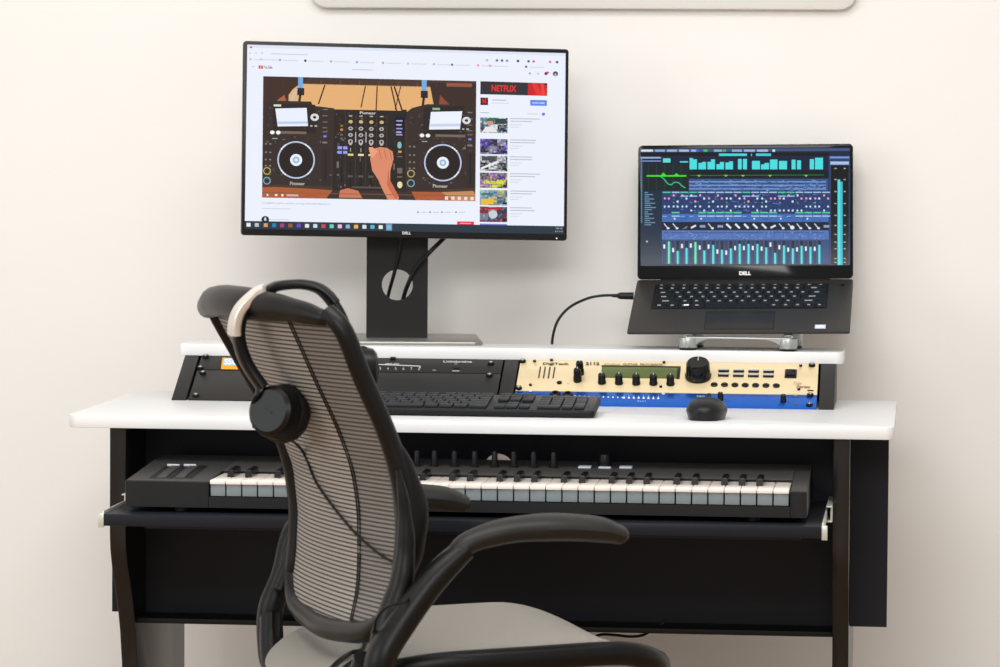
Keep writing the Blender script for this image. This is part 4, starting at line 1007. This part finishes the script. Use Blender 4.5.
# common profile so that both sides sit level
def interp(pr, z):
    pr = sorted(pr, key=lambda p: p.z)
    if z <= pr[0].z: return pr[0].y
    for a, b in zip(pr, pr[1:]):
        if z <= b.z: t = (z - a.z) / (b.z - a.z + 1e-9); return a.y + (b.y - a.y) * t
    return pr[-1].y
zs = [.955, .90, .84, .78, .72, .66, .61, .57, .535]
U0 = .205
def backpt(u, z, bow=.028):
    t = (u + U0) / (2 * U0); y = interp(far, z) * (1 - t) + interp(near, z) * t
    bow *= .45 + .55 * min(1, max(0, (z - .54) / .12))
    return Vector((u, y - bow * (1 - (u / U0) ** 2), z))
# mesh sheet
nu, nz = 24, 36
def backsheet(ua, ub, m, name, halfw):
    vs = []; uv = []; fs = []; k = 10
    for j in range(nz + 1):
        z = .528 + (.952 - .528) * j / nz
        for i in range(k + 1):
            a = ua + (ub - ua) * i / k; hwz = halfw(z); u_ = a * hwz / .19
            p = backpt(u_, z); vs.append(p); uv.append((u_, z))
    for j in range(nz):
        for i in range(k): q = j * (k + 1) + i; fs.append((q, q + 1, q + k + 2, q + k + 1))
    off = len(vs); vs2 = [v + Vector((0, .002, 0)) for v in vs]
    fs2 = [tuple(off + x for x in f[::-1]) for f in fs]
    return MB().add(vs + vs2, fs + fs2, m, None, uv + uv).build(name, ch, auto=80)
def hwf(z):   # half width of the opening by height
    return .203
SEAM = .097
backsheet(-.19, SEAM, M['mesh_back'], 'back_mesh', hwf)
backsheet(SEAM, .19, M['mesh_shaded'], 'back_mesh_side', hwf)
for s_ in (1,):
    for d_ in (-.003, .003):
        MB().tube([backpt(s_ * SEAM * hwf(z) / .19 + d_, z) + Vector((0, -.001, 0)) for z in [.545 + .407 * k / 12 for k in range(13)]], .0011, M['frame'], 6, smooth=2).build('seam', ch)
# frame: closed loop of varying section
zl = [.93, .87, .80, .74, .68, .63, .59, .565]
side = lambda s: [backpt(s * (hwf(z) + .004), z, 0) + Vector((0, .004, 0)) for z in zl]
wid = [(.011, .013), (.012, .013), (.014, .013), (.017, .014), (.019, .014), (.018, .014), (.016, .014), (.015, .014)]
L1 = side(1); L2 = side(-1)
MB().tube([backpt(.19, .955, 0)] + L1 + [backpt(.165, .54, .005), backpt(.08, .528, .02), backpt(0, .524, .028), backpt(-.08, .526, .02), backpt(-.165, .534, .005)] + L2[::-1] + [backpt(-.19, .955, 0)],
          [(.011, .013)] + wid + [(.015, .015), (.015, .017), (.015, .018), (.015, .017), (.015, .015)] + wid[::-1] + [(.011, .013)], M['frame'], 16, up=(0, 1, 0), smooth=6).build('back_frame', ch)
# padded top bar
tp = []
for u_ in (-.222, -.205, -.14, -.07, 0, .07, .14, .185, .2):
    p = backpt(max(-.2, min(.2, u_)), .955, .03); p.x = u_; p.z = .957 - .014 * abs(u_ / .21) ** 3; tp.append(p)
MB().tube(tp, [(.006, .006), (.014, .017), (.019, .021), (.02, .022), (.02, .022), (.018, .019), (.014, .015), (.011, .011), (.006, .006)], M['frame'], 16, up=(0, 0, 1), smooth=5).build('top_bar', ch)
# lumbar wings at both sides
for s_ in (1,):
    pts = [backpt(s_ * .208, z, 0) for z in (.80, .75, .70, .65, .60)]
    pts = [p + Vector((s_ * .004, .006 * math.sin(math.pi * i / 4) + .006, 0)) for i, p in enumerate(pts)]
    MB().tube(pts, [(.005, .005), (.009, .014), (.011, .022), (.010, .018), (.006, .007)], M['frame'], 14, up=(0, 1, 0), smooth=6).build('side_wing', ch)
# one-piece arm loops: upright from the recline pivot, then forward pad
def arm(u_, s_, dv, dz):
    k_ = lambda L: [p + Vector((0, dv, dz)) for p in L]
    lo = [Vector((u_ * .84, -.06, .40)), Vector((u_ * .96, -.10, .46)), Vector((u_, -.100, .515)), Vector((u_, -.070, .565)), Vector((u_, -.028, .618)), Vector((u_, .012, .655))]
    lo = lo[:2] + k_(lo[2:])
    if s_ < 0: lo = [Vector((u_ * .8, -.07, .40)), C(276, 668, u_), C(270, 642, u_), C(271, 608, u_), C(284, 572, u_), Vector((u_, -.072, .628)), Vector((u_, -.03, .647))]
    rl = [(.016, .02), (.018, .026), (.019, .026), (.019, .022), (.018, .021), (.015, .021)] if s_ > 0 else [(.016, .02), (.018, .02), (.018, .02), (.018, .02), (.017, .019), (.014, .018), (.013, .018)]
    o = MB().tube(lo, rl, M['frame'], 16, up=(1, 0, 0), smooth=6).build('arm_upright', ch)
    pad = [Vector((u_, -.002, .645)), Vector((u_, .02, .664)), Vector((u_, .07, .677)), Vector((u_, .13, .680)), Vector((u_, .19, .676)), Vector((u_, .222, .668)), Vector((u_, .234, .664))]
    MB().tube(k_(pad), [(.017, .013), (.020, .0145), (.027, .0165), (.034, .018), (.034, .017), (.026, .013), (.008, .004)], M['armrest'], 18, up=(0, 0, 1), smooth=6).build('armrest', ch)
arm(.262, 1, -.008, -.002); arm(-.262, -1, -.048, -.009)
# back supports rising behind the frame
for s_ in (-1, 1):
    px_ = ((293, 470), (297, 495), (298, 520), (296, 540), (292, 558), (286, 575), (280, 590)) if s_ < 0 else ((398, 470), (404, 505), (406, 545), (402, 580), (392, 612), (384, 640), (382, 670))
    uu = -.226 if s_ < 0 else .236
    MB().tube([C(*p, uu) for p in px_], [(.004, .005), (.009, .009), (.011, .011), (.012, .012), (.013, .013), (.014, .014), (.014, .014)] if s_ < 0 else [(.003, .004), (.008, .009), (.012, .013), (.015, .018), (.017, .020), (.018, .020), (.018, .020)], M['frame'], 14, up=(1, 0, 0), smooth=6).build('back_support', ch)
    MB().tube([Vector((s_ * .225, -.115, .51)), Vector((s_ * .18, -.12, .44)), Vector((s_ * .10, -.10, .41)), Vector((0, -.06, .40))], [(.016, .02), (.018, .02), (.02, .02), (.022, .02)], M['frame'], 12, up=(0, 0, 1)).build('recline_yoke', ch)
# seat
def seatz(u_, v_): return .504 + .010 * (u_ / .22) ** 2 + .006 * (v_ / .25) - .030 * max(0, (v_ - .21) / .11) ** 2 - 1.0 * max(0, .02 - v_) ** 2
def seat_out(t):   # superellipse outline
    c, s = math.cos(t), math.sin(t); e = .42
    if s < 0: return Vector((.232 * math.copysign(abs(c) ** .8, c), .098 - .27 * abs(s) ** .85, 0))
    return Vector((.232 * math.copysign(abs(c) ** e, c), .098 + .226 * math.copysign(abs(s) ** e, s), 0))
nr, na = 14, 72; vs = []; uv = []; fs = []
for j in range(nr + 1):
    for i in range(na):
        p = seat_out(2 * math.pi * i / na); q = Vector((p.x * j / nr, .098 + (p.y - .098) * j / nr, 0)); q.z = seatz(q.x, q.y); vs.append(q); uv.append((q.x, q.y))
for j in range(nr):
    for i in range(na): a = j * na + i; b_ = j * na + (i + 1) % na; fs.append((a, b_, b_ + na, a + na))
k = len(vs); vs += [v - Vector((0, 0, .012)) for v in vs]; uv += uv; fs += [tuple(k + x for x in f[::-1]) for f in fs]
MB().add(vs, fs, M['mesh_seat'], None, uv).build('seat', ch, auto=80)
rim = []
for i in range(36):
    p = seat_out(2 * math.pi * i / 36); p.z = seatz(p.x, p.y) - .013; rim.append(p)
MB().tube(rim, [(.003 + .009 * max(0, min(1, (p.x - .0) / .12)), .003 + .013 * max(0, min(1, (p.x - .0) / .12))) for p in rim], M['frame'], 12, up=(0, 0, 1), smooth=3, closed=True).build('seat_rim', ch)
MB().box(-.10, .10, -.06, .18, .43, .478, M['frame'], .02).build('seat_mechanism', ch)
MB().lathe([(.028, 0), (.028, .22), (.018, .22), (.018, .36)], M['dark'], T(0, 0, .09)).build('gas_lift', ch)
for k in range(5):
    a = R(72 * k + 20); d = Vector((math.cos(a), math.sin(a), 0))
    MB().tube([Vector((0, 0, .115)), d * .15 + Vector((0, 0, .105)), d * .31 + Vector((0, 0, .075))], [(.03, .022), (.024, .016), (.016, .012)], M['frame'], 10, smooth=4).build('base_leg', ch)
    c = d * .31; MB().lathe([(.022, -.02), (.029, -.016), (.029, .016), (.022, .02)], M['dark'], T(c.x, c.y, .0305) @ RZ(72 * k + 20) @ RX(90)).build('caster', ch)

# ------------------------------------------------------------------ headphones on the chair back
E1, E2 = atY(281, 413, -.735), atY(353, 369, -.775)
hp = thing('headphones', 'black over-ear headphones with silver band end hanging over the chair back', 'headphones', T(*E1))
hi = hp.matrix_basis.inverted()
def hq(name, mb, parent=None, **k): mb.v = [tuple(hi @ Vector(v)) for v in mb.v]; return mb.build(name, parent or hp, **k)
arc = [(263, 388, -.745), (246, 362, -.745), (238.5, 335, -.75), (243, 312, -.755), (259, 295, -.76), (270, 289.3, -.7625), (281, 285.5, -.765), (303, 284.5, -.765), (321, 290, -.765), (335, 305, -.768), (345, 325, -.77), (351, 346, -.775)]
A = [atY(*p) for p in arc]
cen = atY(298, 345, -.76)
def band(i0, i1, w_, t_, m, name, taper=None):
    pts = A[i0:i1]; vs = []; b = MB()
    P = []; 
    for i in range(len(pts) - 1):
        for j in range(6):
            p0, p1, p2, p3 = A[max(0, i0 + i - 1)], A[i0 + i], A[min(len(A) - 1, i0 + i + 1)], A[min(len(A) - 1, i0 + i + 2)]; t = j / 6
            P.append(.5 * ((2 * p1) + (p2 - p0) * t + (2 * p0 - 5 * p1 + 4 * p2 - p3) * t * t + (3 * p1 - p0 - 3 * p2 + p3) * t ** 3))
    P.append(pts[-1]); wd = Vector((-.55, -.83, 0)).normalized()
    wd = Vector((.50, -.86, .05)).normalized(); n = 14; fs = []
    for i, p in enumerate(P):
        tg = (P[min(i + 1, len(P) - 1)] - P[max(0, i - 1)]).normalized(); nn = tg.cross(wd).normalized(); ww = nn.cross(tg).normalized()
        for k in range(n):
            a = 2 * math.pi * k / n; c, s = math.cos(a), math.sin(a)
            vs.append(p + ww * (w_ * math.copysign(abs(c) ** .6, c)) + nn * (t_ * math.copysign(abs(s) ** .7, s)))
    for i in range(len(P) - 1):
        for k in range(n): fs.append((i * n + k, i * n + (k + 1) % n, (i + 1) * n + (k + 1) % n, (i + 1) * n + k))
    fs.append(tuple(range(n))[::-1]); fs.append(tuple((len(P) - 1) * n + k for k in range(n)))
    return hq(name, b.add(vs, fs, M[m]))
band(3, 10, .0145, .0066, 'phones', 'headband')
o = band(2, 6, .013, .0072, 'silver', 'band_slider'); o['label'] = 'silver outer strip of the band'
o.location = Vector((-.0035, -.012, .001))
band(0, 4, .0125, .0075, 'phones', 'band_arm'); band(9, 12, .0125, .0050, 'phones', 'band_arm')
def cup(c, axis, r_, name, yoke_top):
    ax = Vector(axis).normalized(); q = ax.to_track_quat('Z', 'Y').to_matrix().to_4x4(); F_ = T(*c) @ q
    o = hq('ear_cup', MB().lathe([(.001, .030), (r_ * .72, .030), (r_ * .86, .026), (r_ * .93, .016), (r_ * .93, .004)], M['phones'], F_, 36))
    hq('badge', MB().box(-.007, .007, -.0014, .0014, .0298, .0306, M['screw'], .0003, 1, F_ @ RZ(-25)), o)
    vs = []; fs = []; n, m2 = 40, 12
    for i in range(n):
        for j in range(m2):
            a, b_ = 2 * math.pi * i / n, 2 * math.pi * j / m2; rr_ = r_ * .76 + (r_ * .27) * math.cos(b_) * (1 + .03 * math.cos(13 * a)); vs.append((rr_ * math.cos(a), rr_ * math.sin(a), -.006 + .0145 * math.sin(b_)))
    for i in range(n):
        for j in range(m2): fs.append((i * m2 + j, ((i + 1) % n) * m2 + j, ((i + 1) % n) * m2 + (j + 1) % m2, i * m2 + (j + 1) % m2))
    mb = MB().add(vs, fs, M['leather'], F_); mb.lathe([(.001, .004), (r_ * .8, .004), (r_ * .8, -.002), (.001, -.002)], M['leather'], F_, 30)
    hq('ear_pad', mb)
    return F_
F1 = cup(E1, (-.42, -.88, .16), .0385, 'a', None)
F2 = cup(E2, (.93, .30, .0), .031, 'b', None)
hq('yoke', MB().tube([A[0] + Vector((-.002, -.002, .008)), A[0] + Vector((-.006, -.004, -.012)), E1 + Vector((-.036, -.004, .004)), E1 + Vector((-.034, -.006, -.02))], [(.009, .005), (.008, .005), (.005, .004), (.003, .003)], M['phones'], 10, smooth=5))
hq('yoke', MB().tube([A[-1], A[-1] + Vector((.006, 0, -.008)), E2 + Vector((.016, .0, .026)), E2 + Vector((.028, .0, .0))], [(.009, .005), (.008, .005), (.005, .004), (.004, .003)], M['phones'], 10, smooth=5))
# cord: from the cup down across the mesh, round the arm and onto the seat
def bs(x, y, off=.012):     # just behind the back mesh (towards the camera)
    best = None
    for k in range(61):
        u_ = -.2 + .4 * k / 60; P = C(x, y, u_); d = abs(P.y - backpt(u_, P.z).y)
        if best is None or d < best[0]: best = (d, P)
    return CM @ best[1] - ray(x, y).normalized() * off
cp = [E1 + Vector((.012, .0, -.034)), bs(303, 452), bs(316, 482), bs(334, 508), bs(356, 534), bs(378, 553), bs(396, 564), CM @ C(408, 572, .235), CM @ (C(413, 590, .25)), CM @ C(404, 602, .285), CM @ C(388, 606, .29), CM @ C(377, 618, .27), CM @ C(374, 632, .25)]
hq('cord', MB().tube(cp, .0019, M['cable'], 8, smooth=6))
zc_ = lambda x, y: CM @ Vector((0, 0, 0))
def onseat(x, y):
    P = atZ(x, y, .497); q = CM.inverted() @ P; q.z = seatz(q.x, q.y) + .004; return CM @ q
lp = [onseat(*p) for p in ((368, 640), (362, 651), (350, 652), (334, 658), (327, 664), (334, 666), (350, 660), (363, 657))]
hq('cord_loop', MB().tube([CM @ C(374, 632, .25)] + lp, .003, M['cable'], 8, smooth=6))

# ------------------------------------------------------------------ light
def area(name, loc, rot, sx, sy, power, col=(1, 1, 1)):
    l = bpy.data.lights.new(name, 'AREA'); l.shape = 'RECTANGLE'; l.size = sx; l.size_y = sy; l.energy = power; l.color = col
    o = bpy.data.objects.new(name, l); COL.objects.link(o); o.location = loc; o.rotation_euler = [R(a) for a in rot]; return o
area('ceiling_and_fill_light', (-.7, -1.45, 2.75), (0, 0, 0), 2.4, 1.2, 52, (1, .985, .96))
area('ceiling_and_fill_light', (-.6, -6.6, 3.3), (68, 0, 0), 3.2, 1.2, 130, (1, .99, .97))  # added frontal fill high behind the camera to brighten the wall, no fixture
area('window_light', (-4.2, -2.6, 1.7), (0, -90, 0), 1.6, 2.2, 40, (.93, .97, 1))
W = bpy.data.worlds.new('world'); SC.world = W; W.use_nodes = True
W.node_tree.nodes['Background'].inputs[0].default_value = (1, .985, .965, 1); W.node_tree.nodes['Background'].inputs[1].default_value = .62
SC.view_settings.view_transform = 'Standard'; SC.view_settings.look = 'None'; SC.view_settings.exposure = 0.11; SC.view_settings.gamma = 1
SC.view_settings.use_curve_mapping = False
